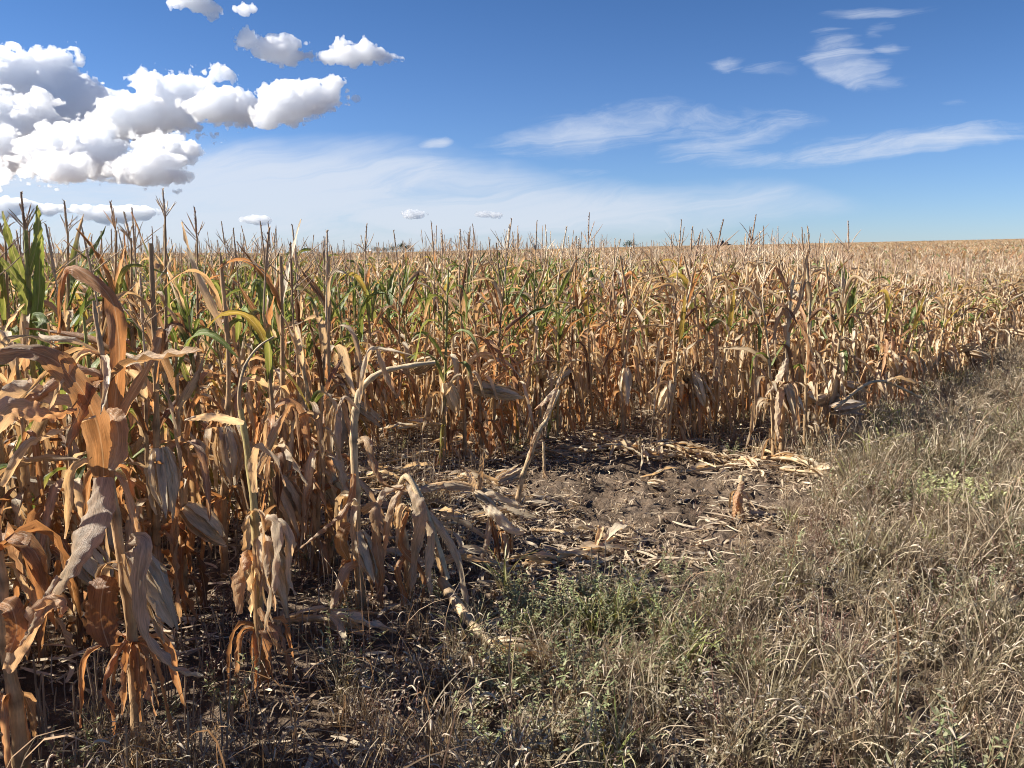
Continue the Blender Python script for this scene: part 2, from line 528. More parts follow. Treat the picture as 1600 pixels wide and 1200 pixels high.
def ear_geo(axisdir, L=.20, Rr=.030, col=None, open_=.3):
    """husk-wrapped ear at the origin pointing along axisdir: kernels inside, husk leaves round it, loose at the tip"""
    body, husk = Geo(), []
    ax = norm(np.asarray(axisdir, float)); s0 = norm(np.cross(ax, (.3, .2, 1.0))); n0 = np.cross(ax, s0)
    t = np.linspace(0, 1, 9)
    rad = Rr * .8 * np.sin(np.clip(t * .9 + .06, 0, 1) * math.pi) ** .6 + .001
    tube(body, ax * (t * L * .92)[:, None], rad, (.55, .30, .05) if open_ > .6 else (.62, .50, .34), 8, 2)
    for i in range(9):
        a = i * 2 * math.pi / 9 + R.uniform(-.3, .3) + (0.4 if i > 4 else 0)
        od = s0 * math.cos(a) + n0 * math.sin(a); sd_ = np.cross(od, ax)
        n = 10; t = np.linspace(0, 1, n); LL = L * R.uniform(1.0, 1.35)
        rr = Rr * (1 + .12 * (i % 3)) * np.sin(np.clip(t * .86 + .08, 0, 1) * math.pi) ** .62
        fl = R.random() < open_
        if fl: rr = rr + np.clip(t - .45, 0, 1) ** 1.6 * R.uniform(.05, .22)
        P = ax * (t * LL)[:, None] + od * rr[:, None]
        if fl: P[:, 2] -= np.clip(t - .5, 0, 1) ** 2 * R.uniform(.05, .2)
        c = (pick(CREAM) if col is None else np.array(col) * R.uniform(.88, 1.1))
        h = Geo()
        ribbon(h, P, sd_, Rr * R.uniform(1.0, 1.6) * np.clip(np.sin(np.clip(t * .82 + .16, 0, 1) * math.pi), .0, 1) ** .7 + .002, 1.5, R.uniform(-.3, .3), .004, c, c * R.uniform(.7, 1), c * .78, 4, 2, 4, .3)
        husk.append(h)
    return body, husk


def tassel_geo(base, lean, L=.26, nb=5, col=None, detail=True, ped=None):
    g = Geo(); col = pick(PURP) if col is None else np.array(col)
    up = norm(np.array((lean[0], lean[1], 1.0)))
    n = 9; t = np.linspace(0, 1, n)[:, None]
    ped = R.uniform(.08, .20) if ped is None else ped; tube(g, np.array(base) + up * np.linspace(0, ped, 3)[:, None], .0045, col * 1.2, 5, 1); base = np.array(base) + up * ped
    P = np.array(base) + up * t * L + np.array((lean[0], lean[1], 0)) * (t ** 2) * .10
    tube(g, P, np.where(np.arange(n) < 2, .003, np.where(np.arange(n) % 2, .0086, .0058)) * np.linspace(1.1, .5, n), col, 5, 1)
    for i in range(nb):
        a = R.random() * 6.28; e = R.uniform(.75, 1.25); l = L * R.uniform(.4, .75)
        Q = grow(P[0] + (P[2] - P[0]) * R.uniform(0, 1.1), a, l, e - .1, e + R.uniform(-.5, .3), .5, .2, R.uniform(-.3, .3), 6)
        tube(g, Q, np.array((.0016, .0030, .0024, .0032, .0022, .001)), col * R.uniform(1.0, 1.5), 4, 1)
    if detail:
        for i in range(26):
            q = P[2 + i % (n - 3)] + (P[1] - P[0]) * R.random(); a = R.random() * 6.28
            Q = grow(q, a, .018, 1.0, .9, .5, .2, 0, 3)
            ribbon(g, Q, (-math.sin(a), math.cos(a), 0), np.array((.005, .008, .001)), .3, 0, 0, col * R.uniform(.8, 1.4), nw=1, mat=1)
    return g


def stalk_geo(P, r0, r1, state, nodes):
    """jointed stalk with leaf sheaths along points P"""
    g = Geo(); n = len(P); t = np.linspace(0, 1, n); rad = r0 + (r1 - r0) * t ** .8
    nodev = np.zeros(n)
    for q in nodes: nodev = np.maximum(nodev, np.exp(-((t - q) / .012) ** 2))
    ph = (t * len(nodes)) % 1
    rad = rad * (1 + .30 * nodev + .10 * (ph < .6))
    base = {'dry': np.array((.50, .33, .18)), 'pale': np.array((.60, .47, .29)), 'mixed': np.array((.40, .33, .14)), 'green': np.array((.28, .29, .09))}[state]
    low = np.array((.42, .27, .14))
    c = low * (1 - t[:, None]) ** 1.5 + base * (1 - (1 - t[:, None]) ** 1.5)
    c = c * (1 - .55 * nodev[:, None]) * np.where(ph < .6, 1.12, .9)[:, None]
    tube(g, P, rad, c, 7, 1)
    return g


def corn_parts(seed, H=1.45, state='dry', tassel=True, ear=True, lean=.05, full=1.0):
    """parts of one generic corn plant: {stalk, leaf list, ear (body, husks) + its place, tassel}"""
    R.seed(seed)
    a = R.random() * 6.28; bend = R.uniform(.0, lean)
    nS = 34; t = np.linspace(0, 1, nS)
    P = np.stack((np.cos(a) * bend * t ** 2 * H, np.sin(a) * bend * t ** 2 * H, t * H - .03), -1)
    nn = R.randint(13, 15); nodes = (np.arange(nn) + .6) / nn * .93
    out = dict(stalk=stalk_geo(P, .0165, .005, state, nodes), leaf=[], ear=None, tassel=None)
    az = R.random() * 6.28
    for q in nodes:
        if q < .08: continue
        if R.random() > full: continue
        b = P[int(q * (nS - 1))]; out['leaf'].append(corn_leaf(b, az, q, state)); az += math.pi + R.gauss(0, .5)
        if .1 < q < .7:      # torn second strip from the same sheath
            out['leaf'].append(corn_leaf(b + (0, 0, .03), az + R.uniform(-1, 1), min(q, .5), 'dry' if state != 'pale' else 'pale', R.uniform(.5, .85)))
    if ear:
        q = R.uniform(.36, .50); b = P[int(q * (nS - 1))]; ea = R.random() * 6.28; e = R.choice((-1.2, -.9, -.3, .6, .9, 1.1, -1.3))
        d = np.array((math.cos(ea) * math.cos(e), math.sin(ea) * math.cos(e), math.sin(e)))
        body, hs = ear_geo(d, R.uniform(.22, .30), R.uniform(.038, .050), pick(CREAM + CREAM + TAN), R.uniform(.1, .5))
        out['ear'] = (body, hs, b + d * .015)
    if tassel: out['tassel'] = tassel_geo(P[-1], (P[-1][:2] - P[-4][:2]) * 1.5 + np.array((R.uniform(-.12, .12), R.uniform(-.12, .12))), R.uniform(.26, .36), R.choice((1, 3, 4, 6, 8, 9)))
    return out


def whole(p):
    g = Geo(); g.merge(p['stalk'])
    for l in p['leaf']: g.merge(l)
    if p['ear']:
        for h in [p['ear'][0]] + p['ear'][1]: g.merge(h, T=p['ear'][2])
    if p['tassel']: g.merge(p['tassel'])
    return g


# ------------------------------------------------------------------ many copies inside ONE object (ground cover, far crop)
def scatter(name, templates, pts, idx, rz, sc, label, cat, tilt=0.06):
    """one object: its mesh holds the template shapes and loose points; geometry nodes put a template on each point"""
    g = Geo(); tid = []
    for i, tg in enumerate(templates):
        n0 = g.n; g.merge(tg); tid.append(np.full(g.n - n0, i))
    v, f, c, u, m = (np.concatenate(a) for a in (g.v, g.f, g.c, g.u, g.m))
    k = len(v); n = len(pts)
    v = np.concatenate((v, pts)); c = np.concatenate((c, np.zeros((n, 3)))); u = np.concatenate((u, np.zeros((n, 3))))
    me = raw_mesh(name, v, f, c, u, m)

    def attr(nm, typ, key, arr):
        a = me.attributes.new(nm, typ, 'POINT'); a.data.foreach_set(key, arr)
    attr('tid', 'INT', 'value', np.r_[np.concatenate(tid), np.full(n, -1)].astype(np.int32))
    attr('idx', 'INT', 'value', np.r_[np.zeros(k), idx].astype(np.int32))
    rr = np.zeros((k + n, 3), np.float32); rr[k:, 2] = rz; rr[k:, 0] = rng.normal(0, tilt, n); rr[k:, 1] = rng.normal(0, tilt, n)
    attr('rot', 'FLOAT_VECTOR', 'vector', rr.ravel())
    sc = np.asarray(sc)
    s3 = np.ones((k + n, 3), np.float32); s3[k:] = sc[:, None] if sc.ndim == 1 else sc
    attr('scl', 'FLOAT_VECTOR', 'vector', s3.ravel())
    me.update()
    o = link(name, me)
    t = bpy.data.node_groups.new(name, 'GeometryNodeTree')
    t.interface.new_socket('Geometry', in_out='INPUT', socket_type='NodeSocketGeometry'); t.interface.new_socket('Geometry', in_out='OUTPUT', socket_type='NodeSocketGeometry')
    I = t.nodes.new('NodeGroupInput'); O = t.nodes.new('NodeGroupOutput')

    def named(nm, typ):
        x = t.nodes.new('GeometryNodeInputNamedAttribute'); x.data_type = typ; x.inputs[0].default_value = nm; return x.outputs[0]
    cmp_ = t.nodes.new('FunctionNodeCompare'); cmp_.data_type = 'INT'; cmp_.operation = 'LESS_THAN'
    t.links.new(named('tid', 'INT'), cmp_.inputs[2]); cmp_.inputs[3].default_value = 0
    sp = t.nodes.new('GeometryNodeSeparateGeometry'); sp.domain = 'POINT'
    t.links.new(I.outputs[0], sp.inputs[0]); t.links.new(cmp_.outputs[0], sp.inputs[1])
    si = t.nodes.new('GeometryNodeSplitToInstances'); si.domain = 'POINT'
    t.links.new(sp.outputs[1], si.inputs[0]); t.links.new(named('tid', 'INT'), si.inputs['Group ID'])
    ip = t.nodes.new('GeometryNodeInstanceOnPoints')
    t.links.new(sp.outputs[0], ip.inputs['Points']); t.links.new(si.outputs[0], ip.inputs['Instance'])
    ip.inputs['Pick Instance'].default_value = True
    t.links.new(named('idx', 'INT'), ip.inputs['Instance Index'])
    er = t.nodes.new('FunctionNodeEulerToRotation'); t.links.new(named('rot', 'FLOAT_VECTOR'), er.inputs[0]); t.links.new(er.outputs[0], ip.inputs['Rotation'])
    t.links.new(named('scl', 'FLOAT_VECTOR'), ip.inputs['Scale'])
    t.links.new(ip.outputs[0], O.inputs[0])
    md = o.modifiers.new('scatter', 'NODES'); md.node_group = t
    tag(o, label, cat, kind='stuff')
    return o
# ------------------------------------------------------------------ the crop: one of each kind, then copies
def empty(name, loc):
    o = bpy.data.objects.new(name, None); COL.objects.link(o); o.location = loc; o.empty_display_size = .1
    return o


def copy_tree(o, parent=None):
    c = o.copy(); COL.objects.link(c); c.parent = parent
    for ch in o.children: copy_tree(ch, c)
    return c


def plant_tree(p, detail, name='corn_plant'):
    """the objects of one plant at the origin"""
    root = empty(name, (0, 0, 0))
    link('stalk', p['stalk'].mesh('stalk'), root)
    if detail:
        for l in p['leaf']: link('leaf', l.mesh('leaf'), root)
    elif p['leaf']:
        g = Geo()
        for l in p['leaf']: g.merge(l)
        link('foliage', g.mesh('foliage'), root)
    if p['ear']:
        body, hs, b = p['ear']
        e = link('ear', body.mesh('ear'), root); e.location = b
        if detail:
            for h in hs: link('husk', h.mesh('husk'), e)
        else:
            g = Geo()
            for h in hs: g.merge(h)
            link('husk', g.mesh('husk'), e)
    if p['tassel']: link('tassel', p['tassel'].mesh('tassel'), root)
    return root


SPEC = [('dry', True, True), ('dry', False, True), ('dry', True, True), ('dry', True, False), ('pale', True, True), ('pale', True, True), ('pale', False, True), ('mixed', True, True),
        ('mixed', False, True), ('mixed', True, False), ('green', True, True), ('green', False, True), ('dry', True, True), ('pale', True, False), ('dry', False, True), ('mixed', False, True)]
VAR = [corn_parts(100 + i, R.uniform(1.44, 1.58), st_, ta, ea, .07) for i, (st_, ta, ea) in enumerate(SPEC)]
BY = {k: [i for i, s_ in enumerate(SPEC) if s_[0] == k] for k in ('dry', 'pale', 'mixed', 'green')}
R.seed(5)


def height_at(x, y):
    u = x / max(y, .5)
    k = 1.0 - .24 * min(1, max(0, (u - .36) / .16)) * min(1, max(0, (y - 5.5) / 3))
    if u < -.25: k *= 1.04
    if y < 3.6: k *= .82
    elif u < -.2: k *= .95
    if .15 < u < .5: k *= .96
    return k * (.90 + .16 * float(vnoise2(np.array(x * .8 + 30), np.array(y * .8 + 30), 21)))


def state_at(x, y, row):
    u = x / max(y, .5); r = R.random(); v = float(vnoise2(np.array(x * .9 + 9), np.array(y * .9 + 5), 31))
    gch = (.56 if u < -.12 else .40 if u < .1 else .20 if u < .35 else .16) * (.35 if row < 1.5 else 1) * (2 * v)
    if u > .36 and row > 2: gch *= .6
    if r < gch: return 'green' if R.random() < .4 else 'mixed'
    pch = .40 if u < 0 else .62 if u < .3 else .80  # more pale plants towards the right: front-lit brightness put into leaf colour
    return 'pale' if R.random() < pch else 'dry'


spots = []
for row in range(0, 46):
    s = -9.0 + R.random() * .2
    while s < 46:
        s += R.uniform(.12, .22) if R.random() < .93 else R.uniform(.4, .6)
        n = row * ROW + R.gauss(0, .035)
        x, y = P0 + RD * s + ND * n
        if y < .8 and not (-5 < s < 0): continue
        if math.hypot(x, y) > 30 or (y > 0 and abs(x) / max(y, .1) > .82 and math.hypot(x, y) > 6): continue
        if row == 0 and -.95 < s < 4.9: continue
        if row == 0 and s > 4.9 and R.random() < .25: continue
        if row == 1 and 1.55 < s < 4.75: continue
        if row == 2 and 1.9 < s < 3.0 and R.random() < .6: continue
        if math.hypot(x, y) < 1.75 or (y < 1.6 and x > -1.6): continue
        spots.append((x, y, row, s))
infr = lambda x, y: y > .5 and -.70 < x / y < .70
vis = [q for q in spots if infr(q[0], q[1])]
vis.sort(key=lambda q: math.hypot(q[0], q[1]) + .9 * q[2] - (2.0 if q[0] / q[1] > .3 else 0))
ROWN = ['front row', 'second row', 'third row', 'fourth row', 'fifth row', 'sixth row', 'seventh row', 'eighth row', 'ninth row', 'tenth row']
LOOK = {'dry': 'orange-brown dry corn plant', 'pale': 'pale straw-coloured corn plant', 'mixed': 'half-green corn plant', 'green': 'mostly green corn plant'}
near = vis[:300]; near_set = set(id(q) for q in near)
cache = {}
used_var = []
for q in near:
    x, y, row, s = q
    st_ = state_at(x, y, row); vi = R.choice(BY[st_]); detail = math.hypot(x, y) < 4.6
    key = (vi, detail)
    if key not in cache: cache[key] = plant_tree(VAR[vi], detail); o = cache[key]
    else: o = copy_tree(cache[key])
    k = min(height_at(x, y) * R.uniform(.9, 1.08), .90 if y < 4.6 else .97 if y < 7 else 1.0)
    o.location = (x, y, gz(x, y)); o.scale = (R.uniform(.92, 1.1),) * 2 + (k,)
    o.rotation_euler = (R.gauss(0, .035), R.gauss(0, .035), R.random() * 6.28)
    sec = 'left of the bare patch' if s < (1.6, 1.6, 2.6)[min(row, 2)] else 'behind the bare patch' if s < 4.9 else 'right of the bare patch'
    feat = ('with tassel' if SPEC[vi][1] else 'without tassel') + (' and ear' if SPEC[vi][2] else ' and no ear')
    lab = f"{LOOK[st_]} {feat}, {ROWN[min(row, 9)]} {sec}"
    if len(lab.split()) > 16: lab = lab.replace('the bare', 'bare')
    tag(o, lab, 'corn plant', 'corn plants standing in rows in the field')

# the rest of the crop, past the 300 that show largest: one object
R.seed(9)


def patch(seed):
    """3 m square of far crop: simple plants"""
    R.seed(seed); g = Geo()
    for rw in range(3):
        for j in range(13):
            x = (rw + .5) * ROW - 1.4 + R.gauss(0, .08); y = (j + .5) * .22 - 1.4 + R.gauss(0, .04); H = R.uniform(1.2, 1.55)
            b = np.array((x, y, 0.)); az = R.random() * 6.28
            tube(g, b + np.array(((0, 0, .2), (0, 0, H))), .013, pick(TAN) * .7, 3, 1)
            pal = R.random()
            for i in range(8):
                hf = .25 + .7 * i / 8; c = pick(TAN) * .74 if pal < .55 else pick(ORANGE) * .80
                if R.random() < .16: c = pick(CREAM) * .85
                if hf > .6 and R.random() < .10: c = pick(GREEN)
                Pq = grow(b + (0, 0, H * hf), az, R.uniform(.35, .6), R.uniform(.7, 1.3), R.choice((-1.3, -1.2, -.6, .9)), R.uniform(.2, .6), .1, R.uniform(-1, 1), 6)
                ribbon(g, Pq, (-math.sin(az), math.cos(az), 0), leaf_w(6, R.uniform(.06, .09), .3), 1.0, R.uniform(-2, 2), 0, c, nw=1)
                az += 3.14 + R.gauss(0, .6)
            if R.random() < .15:
                tube(g, b + np.array(((0, 0, H), (0, 0, H + .25))), (.008, .004), pick(PURP + TAN), 3, 1)
    return g


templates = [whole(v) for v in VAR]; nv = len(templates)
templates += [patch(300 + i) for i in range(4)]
pts, idx, rz, sc = [], [], [], []
R.seed(12)
for q in spots:
    if id(q) in near_set: continue
    x, y, row, s = q
    st_ = state_at(x, y, row); pts.append((x, y, gz(x, y))); idx.append(R.choice(BY[st_])); rz.append(R.random() * 6.28)
    k = height_at(x, y) * R.uniform(.88, 1.08) * .97; sc.append((1, 1, k))
ang = math.atan2(RD[1], RD[0])
st3 = 2.72
for i in range(-130, 130):
    for j in range(0, 130):
        s, n = i * st3, j * st3 * 1.0 + .5
        x, y = P0 + RD * s + ND * n
        d = math.hypot(x, y)
        if d < 30 or d > 372 or y < 5 or abs(x / y) > .76: continue
        if d > 160 and abs(x / y) > .72: continue
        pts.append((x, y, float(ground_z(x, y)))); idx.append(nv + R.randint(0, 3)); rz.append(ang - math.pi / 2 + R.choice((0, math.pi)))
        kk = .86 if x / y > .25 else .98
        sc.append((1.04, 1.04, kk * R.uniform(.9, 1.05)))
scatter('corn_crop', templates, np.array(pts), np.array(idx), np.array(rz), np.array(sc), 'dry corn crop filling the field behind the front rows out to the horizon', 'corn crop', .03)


# ------------------------------------------------------------------ the plants at the near edge, each built as it stands
def pixpath(P, n):
    return catmull([at(*p) for p in P], n)


class Hero:
    def __init__(s, name, label, base, cat='corn plant', group=None):
        s.root = empty(name, tuple(base)); s.o = np.array(base, float); tag(s.root, label, cat, group)

    def _link(s, name, g, parent=None, **kw):
        for i in range(len(g.v)): g.v[i] = g.v[i] - s.o
        o = link(name, g.mesh(name), s.root if parent is None else parent)
        if kw: tag(o, **kw)
        return o

    def stalk(s, P, r0=.02, r1=.008, state='dry', nodes=8, name='stalk'):
        n = max(16, nodes * 6); g = stalk_geo(pixpath(P, n), r0, r1, state, (np.arange(nodes) + .4) / nodes); return s._link(name, g)

    def leaf(s, P, W, col, col2=None, curl=1.2, twist=0.0, off=0.0, ripple=.01, full=.25, ragged=.08, tip=True, edge=None, freq=4, name='leaf', mat=0, **kw):
        n = 44; W = W * (.66 if tip else .74); ripple *= 1.1 if tip else .35; ragged = max(ragged, .16); Q = pixpath(P, n); T = norm(np.gradient(Q, axis=0)); view = norm(np.array((0, 0, EYE)) - Q)
        sd_ = norm(np.cross(T, view)); nn = np.cross(T, sd_)
        sd_ = sd_ * math.cos(off) + nn * math.sin(off)
        w = leaf_w(n, W, full) if tip else W * np.minimum(1, .5 + np.linspace(0, 1, n) * 3) * np.minimum(1, .35 + (1 - np.linspace(0, 1, n)) * 3)
        g = Geo(); ribbon(g, Q, sd_, w, np.linspace(curl, curl * .8, n) if np.ndim(curl) == 0 else np.interp(np.linspace(0, 1, n), np.linspace(0, 1, len(curl)), curl),
                          np.interp(np.linspace(0, 1, n), np.linspace(0, 1, len(twist)), twist) if np.ndim(twist) else twist, ripple, col, col2, edge, 6, mat, freq, ragged)
        return s._link(name, g, **kw)

    def ear(s, p, d, L=.26, Rr=.042, col=(.70, .60, .44), open_=.3):
        body, hs = ear_geo(d, L * .85, Rr * .8, col, open_)
        e = link('ear', body.mesh('ear'), s.root); q = at(*p); e.location = tuple(q - s.o)
        for h in hs: link('husk', h.mesh('husk'), e)

    def rag(s, x, y, Y, n=5, L=.35, W=.05, pal=ORANGE, down=True, spread=.6):
        """withered leaves hanging in rags from one place on the stalk"""
        for i in range(n):
            az = R.random() * 6.28; q = at(x, y, Y)
            Pq = grow(q, az, L * R.uniform(.6, 1.2), R.uniform(.2, 1.0), -1.4 if down else R.uniform(-1, 1), R.uniform(.08, .3), .06, R.uniform(-2, 2), 14)
            g = Geo(); c = pick(pal)
            ribbon(g, Pq, (-math.sin(az), math.cos(az), 0), leaf_w(14, W * R.uniform(.7, 1.3), .3), R.uniform(1, 4), R.uniform(-3, 3), .012, c, c * R.uniform(.7, 1.1), c * .7, 4, 0, 5, .35)
            s._link('leaf', g)

    def tassel(s, x, y, Y, lean=(0, 0), L=.3, nb=5, col=None):
        s._link('tassel', tassel_geo(at(x, y + 12, Y), lean, L * .85, nb + 3, col, True, .02))


O1, O2, T1, T2, C1, C2, B1, G1, G2 = (.50, .27, .12), (.44, .22, .09), (.56, .40, .24), (.62, .48, .32), (.68, .55, .38), (.76, .64, .46), (.26, .14, .07), (.20, .28, .07), (.27, .34, .10)
PK = (.62, .48, .34)      # weathered pinkish grey leaf

# big plant, bottom left
h = Hero('corn_plant', 'tall near corn plant at lower left whose thick leaf bends over to the left', gpt(218, 1192))
h.stalk([(218, 1200, 2.26), (212, 1080, 2.26), (203, 960, 2.27), (186, 850, 2.28), (172, 740, 2.3), (164, 640, 2.3), (160, 560, 2.3), (150, 500, 2.32), (146, 470, 2.33)], .022, .004, 'dry', 8)
h.leaf([(163, 760, 2.26), (158, 690, 2.22), (138, 630, 2.2), (100, 575, 2.18), (50, 548, 2.15), (-20, 560, 2.12), (-60, 600, 2.1)], .135, O1, T1, 1.3, (0, .3, .9), ripple=.02, edge=T1, full=.1)
h.leaf([(165, 780, 2.3), (172, 700, 2.3), (182, 600, 2.32), (186, 530, 2.36), (176, 470, 2.4), (150, 440, 2.42), (112, 418, 2.45), (96, 440, 2.46), (92, 520, 2.46)], .10, O1, O2, 1.6, (0, .5, 1.0), ripple=.02)
h.leaf([(160, 745, 2.24), (152, 795, 2.18), (126, 850, 2.1), (98, 900, 2.05), (66, 962, 2.02)], .17, PK, T1, (1.2, 1.4, 2.6), (.2, .5, 1.2), .2, ripple=.006, full=.3, ragged=.22)
h.leaf([(92, 900, 2.06), (60, 960, 2.02), (30, 1010, 2.0)], .05, PK, T1, 2.0, 1.0)
h.leaf([(200, 845, 2.22), (222, 850, 2.16), (214, 915, 2.12), (222, 985, 2.1), (250, 1030, 2.08), (285, 1052, 2.06), (318, 1056, 2.05)], .085, PK, C1, (1.0, 1.4, 3, 4), (0, .4, 1.2, 1.6), full=.1)
h.leaf([(170, 900, 2.22), (160, 925, 2.18), (158, 970, 2.16), (170, 1010, 2.14)], .13, O2, B1, .9, .2, .1, tip=False, ripple=.012, ragged=.05)
h.leaf([(198, 1000, 2.22), (170, 1040, 2.18), (160, 1080, 2.15), (176, 1120, 2.14), (178, 1150, 2.13)], .05, O2, O1, 2.4, 3.0, ragged=.5)
h.leaf([(168, 640, 2.28), (182, 660, 2.24), (184, 700, 2.22), (172, 735, 2.2)], .085, O1, T1, 1.2, .4, .3, tip=False)
h.leaf([(168, 700, 2.3), (195, 640, 2.32), (240, 560, 2.36), (252, 520, 2.4), (244, 600, 2.42)], .06, T1, O1, 2, 1.5)
h.ear((206, 860, 2.24), (.55, -.25, -.85), .24, .048, C1, .35)
h.rag(208, 1010, 2.26, 9, .34, .04); h.rag(190, 880, 2.27, 5, .3, .035, TAN + BROWN); h.rag(172, 740, 2.3, 5, .35, .04, TAN + ORANGE); h.rag(160, 560, 2.3, 4, .4, .035, TAN, False); h.rag(196, 900, 2.27, 4, .3, .05, TAN); h.rag(165, 600, 2.3, 3, .5, .07, ORANGE, False)

# plant at the left border
h = Hero('corn_plant', 'corn plant cut off by the left border with a pinkish leaf rising right', gpt(40, 1196))
h.stalk([(36, 1215, 2.12), (25, 1110, 2.12), (10, 1010, 2.12), (2, 900, 2.12), (-12, 780, 2.15), (-30, 640, 2.2), (-40, 560, 2.2)], .024, .005, 'dry', 7)
h.leaf([(12, 1050, 2.08), (34, 1000, 2.05), (62, 955, 2.03), (92, 940, 2.0), (96, 965, 1.98)], .10, PK, O1, 1.2, .6, ripple=.012)
h.leaf([(2, 940, 2.06), (18, 950, 2.03), (26, 985, 2.02), (14, 1020, 2.0)], .08, O2, O1, 1.0, .3, tip=False)
h.leaf([(2, 760, 2.1), (40, 700, 2.1), (80, 680, 2.12), (150, 650, 2.18)], .05, T2, C1, 2.0, 1.6)
h.leaf([(-20, 680, 2.1), (20, 640, 2.1), (70, 650, 2.12), (120, 640, 2.14)], .12, PK, O1, 1.2, 1.0, ripple=.015)
h.leaf([(-20, 650, 2.2), (30, 610, 2.3), (90, 625, 2.3), (170, 640, 2.32)], .10, T2, PK, 1.4, .8, ripple=.02)
h.rag(14, 1090, 2.12, 5, .3, .05); h.rag(0, 860, 2.12, 5, .4, .07)

# third plant of the front row
h = Hero('corn_plant', 'slender corn plant with torn cream husks and a thin arched top leaf', gpt(408, 1085))
h.stalk([(410, 1090, 2.72), (406, 1000, 2.72), (402, 900, 2.72), (398, 800, 2.74), (386, 700, 2.76), (376, 640, 2.78)], .022, .010, 'mixed', 6)
h.stalk([(376, 650, 2.78), (374, 610, 2.78), (384, 570, 2.8), (404, 542, 2.82), (428, 526, 2.84)], .008, .003, 'pale', 3, 'stem')
h.leaf([(398, 770, 2.7), (396, 730, 2.68), (404, 700, 2.66), (430, 720, 2.62), (446, 760, 2.6)], .06, C1, T1, 1.6, 1.5)
h.leaf([(406, 830, 2.68), (424, 815, 2.64), (432, 850, 2.6), (426, 905, 2.58), (430, 955, 2.56)], .10, C1, PK, 2.2, (0, .9, 1.6), ripple=.012, ragged=.35, freq=3)
h.leaf([(404, 820, 2.7), (440, 818, 2.66), (456, 850, 2.64), (452, 900, 2.62), (462, 930, 2.6)], .085, C2, T2, 2.4, (0, -.6, -1.5), ripple=.012, ragged=.35, freq=3)
h.leaf([(404, 836, 2.68), (414, 850, 2.63), (412, 890, 2.6), (420, 930, 2.58), (414, 985, 2.57)], .08, T2, C1, 1.8, (.3, 1.0, 2.2), ripple=.010, ragged=.35, freq=3)
h.leaf([(400, 870, 2.68), (384, 872, 2.62), (370, 910, 2.6), (374, 960, 2.58)], .09, O1, T1, 1.6, (0, .9, .4), ripple=.02, ragged=.3, tip=False)
h.leaf([(404, 950, 2.68), (424, 990, 2.62), (440, 1020, 2.6), (470, 1010, 2.58)], .06, O1, T1, 2, 1.5, ragged=.3)
h.leaf([(402, 740, 2.72), (420, 700, 2.75), (445, 650, 2.8), (460, 640, 2.85), (470, 720, 2.85)], .06, T1, O1, 2, 1.6)
h.leaf([(380, 662, 2.74), (350, 655, 2.66), (318, 652, 2.62), (288, 657, 2.6)], .055, C2, C1, .8, .2, -.5, ripple=.006)
h.ear((408, 840, 2.7), (.35, -.3, -.9), .24, .044, C1, .4)
h.rag(404, 985, 2.72, 10, .34, .04, ORANGE); h.rag(400, 880, 2.72, 4, .3, .04, CREAM + TAN); h.rag(398, 800, 2.74, 3, .35, .05, TAN)

# bent plant beside the bare patch
h = Hero('corn_plant', 'pale corn plant whose top is snapped over to the right beside the bare patch', gpt(566, 968))
h.stalk([(566, 975, 3.3), (560, 880, 3.3), (556, 780, 3.3), (553, 690, 3.32), (556, 640, 3.33), (565, 608, 3.34), (590, 584, 3.34), (625, 574, 3.35), (680, 566, 3.38)], .022, .009, 'pale', 9)
h.leaf([(562, 630, 3.3), (566, 590, 3.3), (575, 555, 3.3), (586, 544, 3.3), (612, 548, 3.26), (648, 556, 3.22)], .04, C2, C1, 1.6, .6)
h.leaf([(590, 545, 3.3), (600, 580, 3.3), (620, 620, 3.32), (628, 590, 3.34)], .05, T2, O1, 1.6, 1.4)
h.leaf([(558, 690, 3.28), (572, 690, 3.22), (580, 720, 3.18), (596, 755, 3.15), (634, 768, 3.12)], .075, T1, O2, (1.4, 2, 3), (0, .5, 1.2))
h.leaf([(552, 740, 3.28), (548, 775, 3.24), (530, 805, 3.2), (500, 830, 3.18), (462, 862, 3.16)], .065, O1, T1, (1.8, 2.4), (.2, .9, 1.3))
h.leaf([(560, 640, 3.3), (540, 620, 3.3), (530, 632, 3.28), (524, 650, 3.28)], .03, C1, T1, 2, 1)
h.leaf([(548, 820, 3.26), (538, 828, 3.22), (532, 850, 3.2), (544, 875, 3.18)], .085, O1, (.55, .33, .10), .9, .4, tip=False, ripple=.006)
h.leaf([(566, 800, 3.26), (584, 795, 3.2), (588, 850, 3.18), (596, 900, 3.16), (590, 930, 3.15)], .10, T1, O2, 1.2, .8, ripple=.02, ragged=.3)
h.leaf([(564, 880, 3.26), (540, 890, 3.2), (520, 940, 3.15), (512, 960, 3.12)], .07, PK, T1, 1.4, .8)
h.ear((560, 830, 3.26), (.35, -.3, -.85), .22, .04, C1, .3)
h.rag(562, 880, 3.3, 9, .3, .055, ORANGE + TAN); h.rag(558, 790, 3.3, 3, .3, .05, TAN)

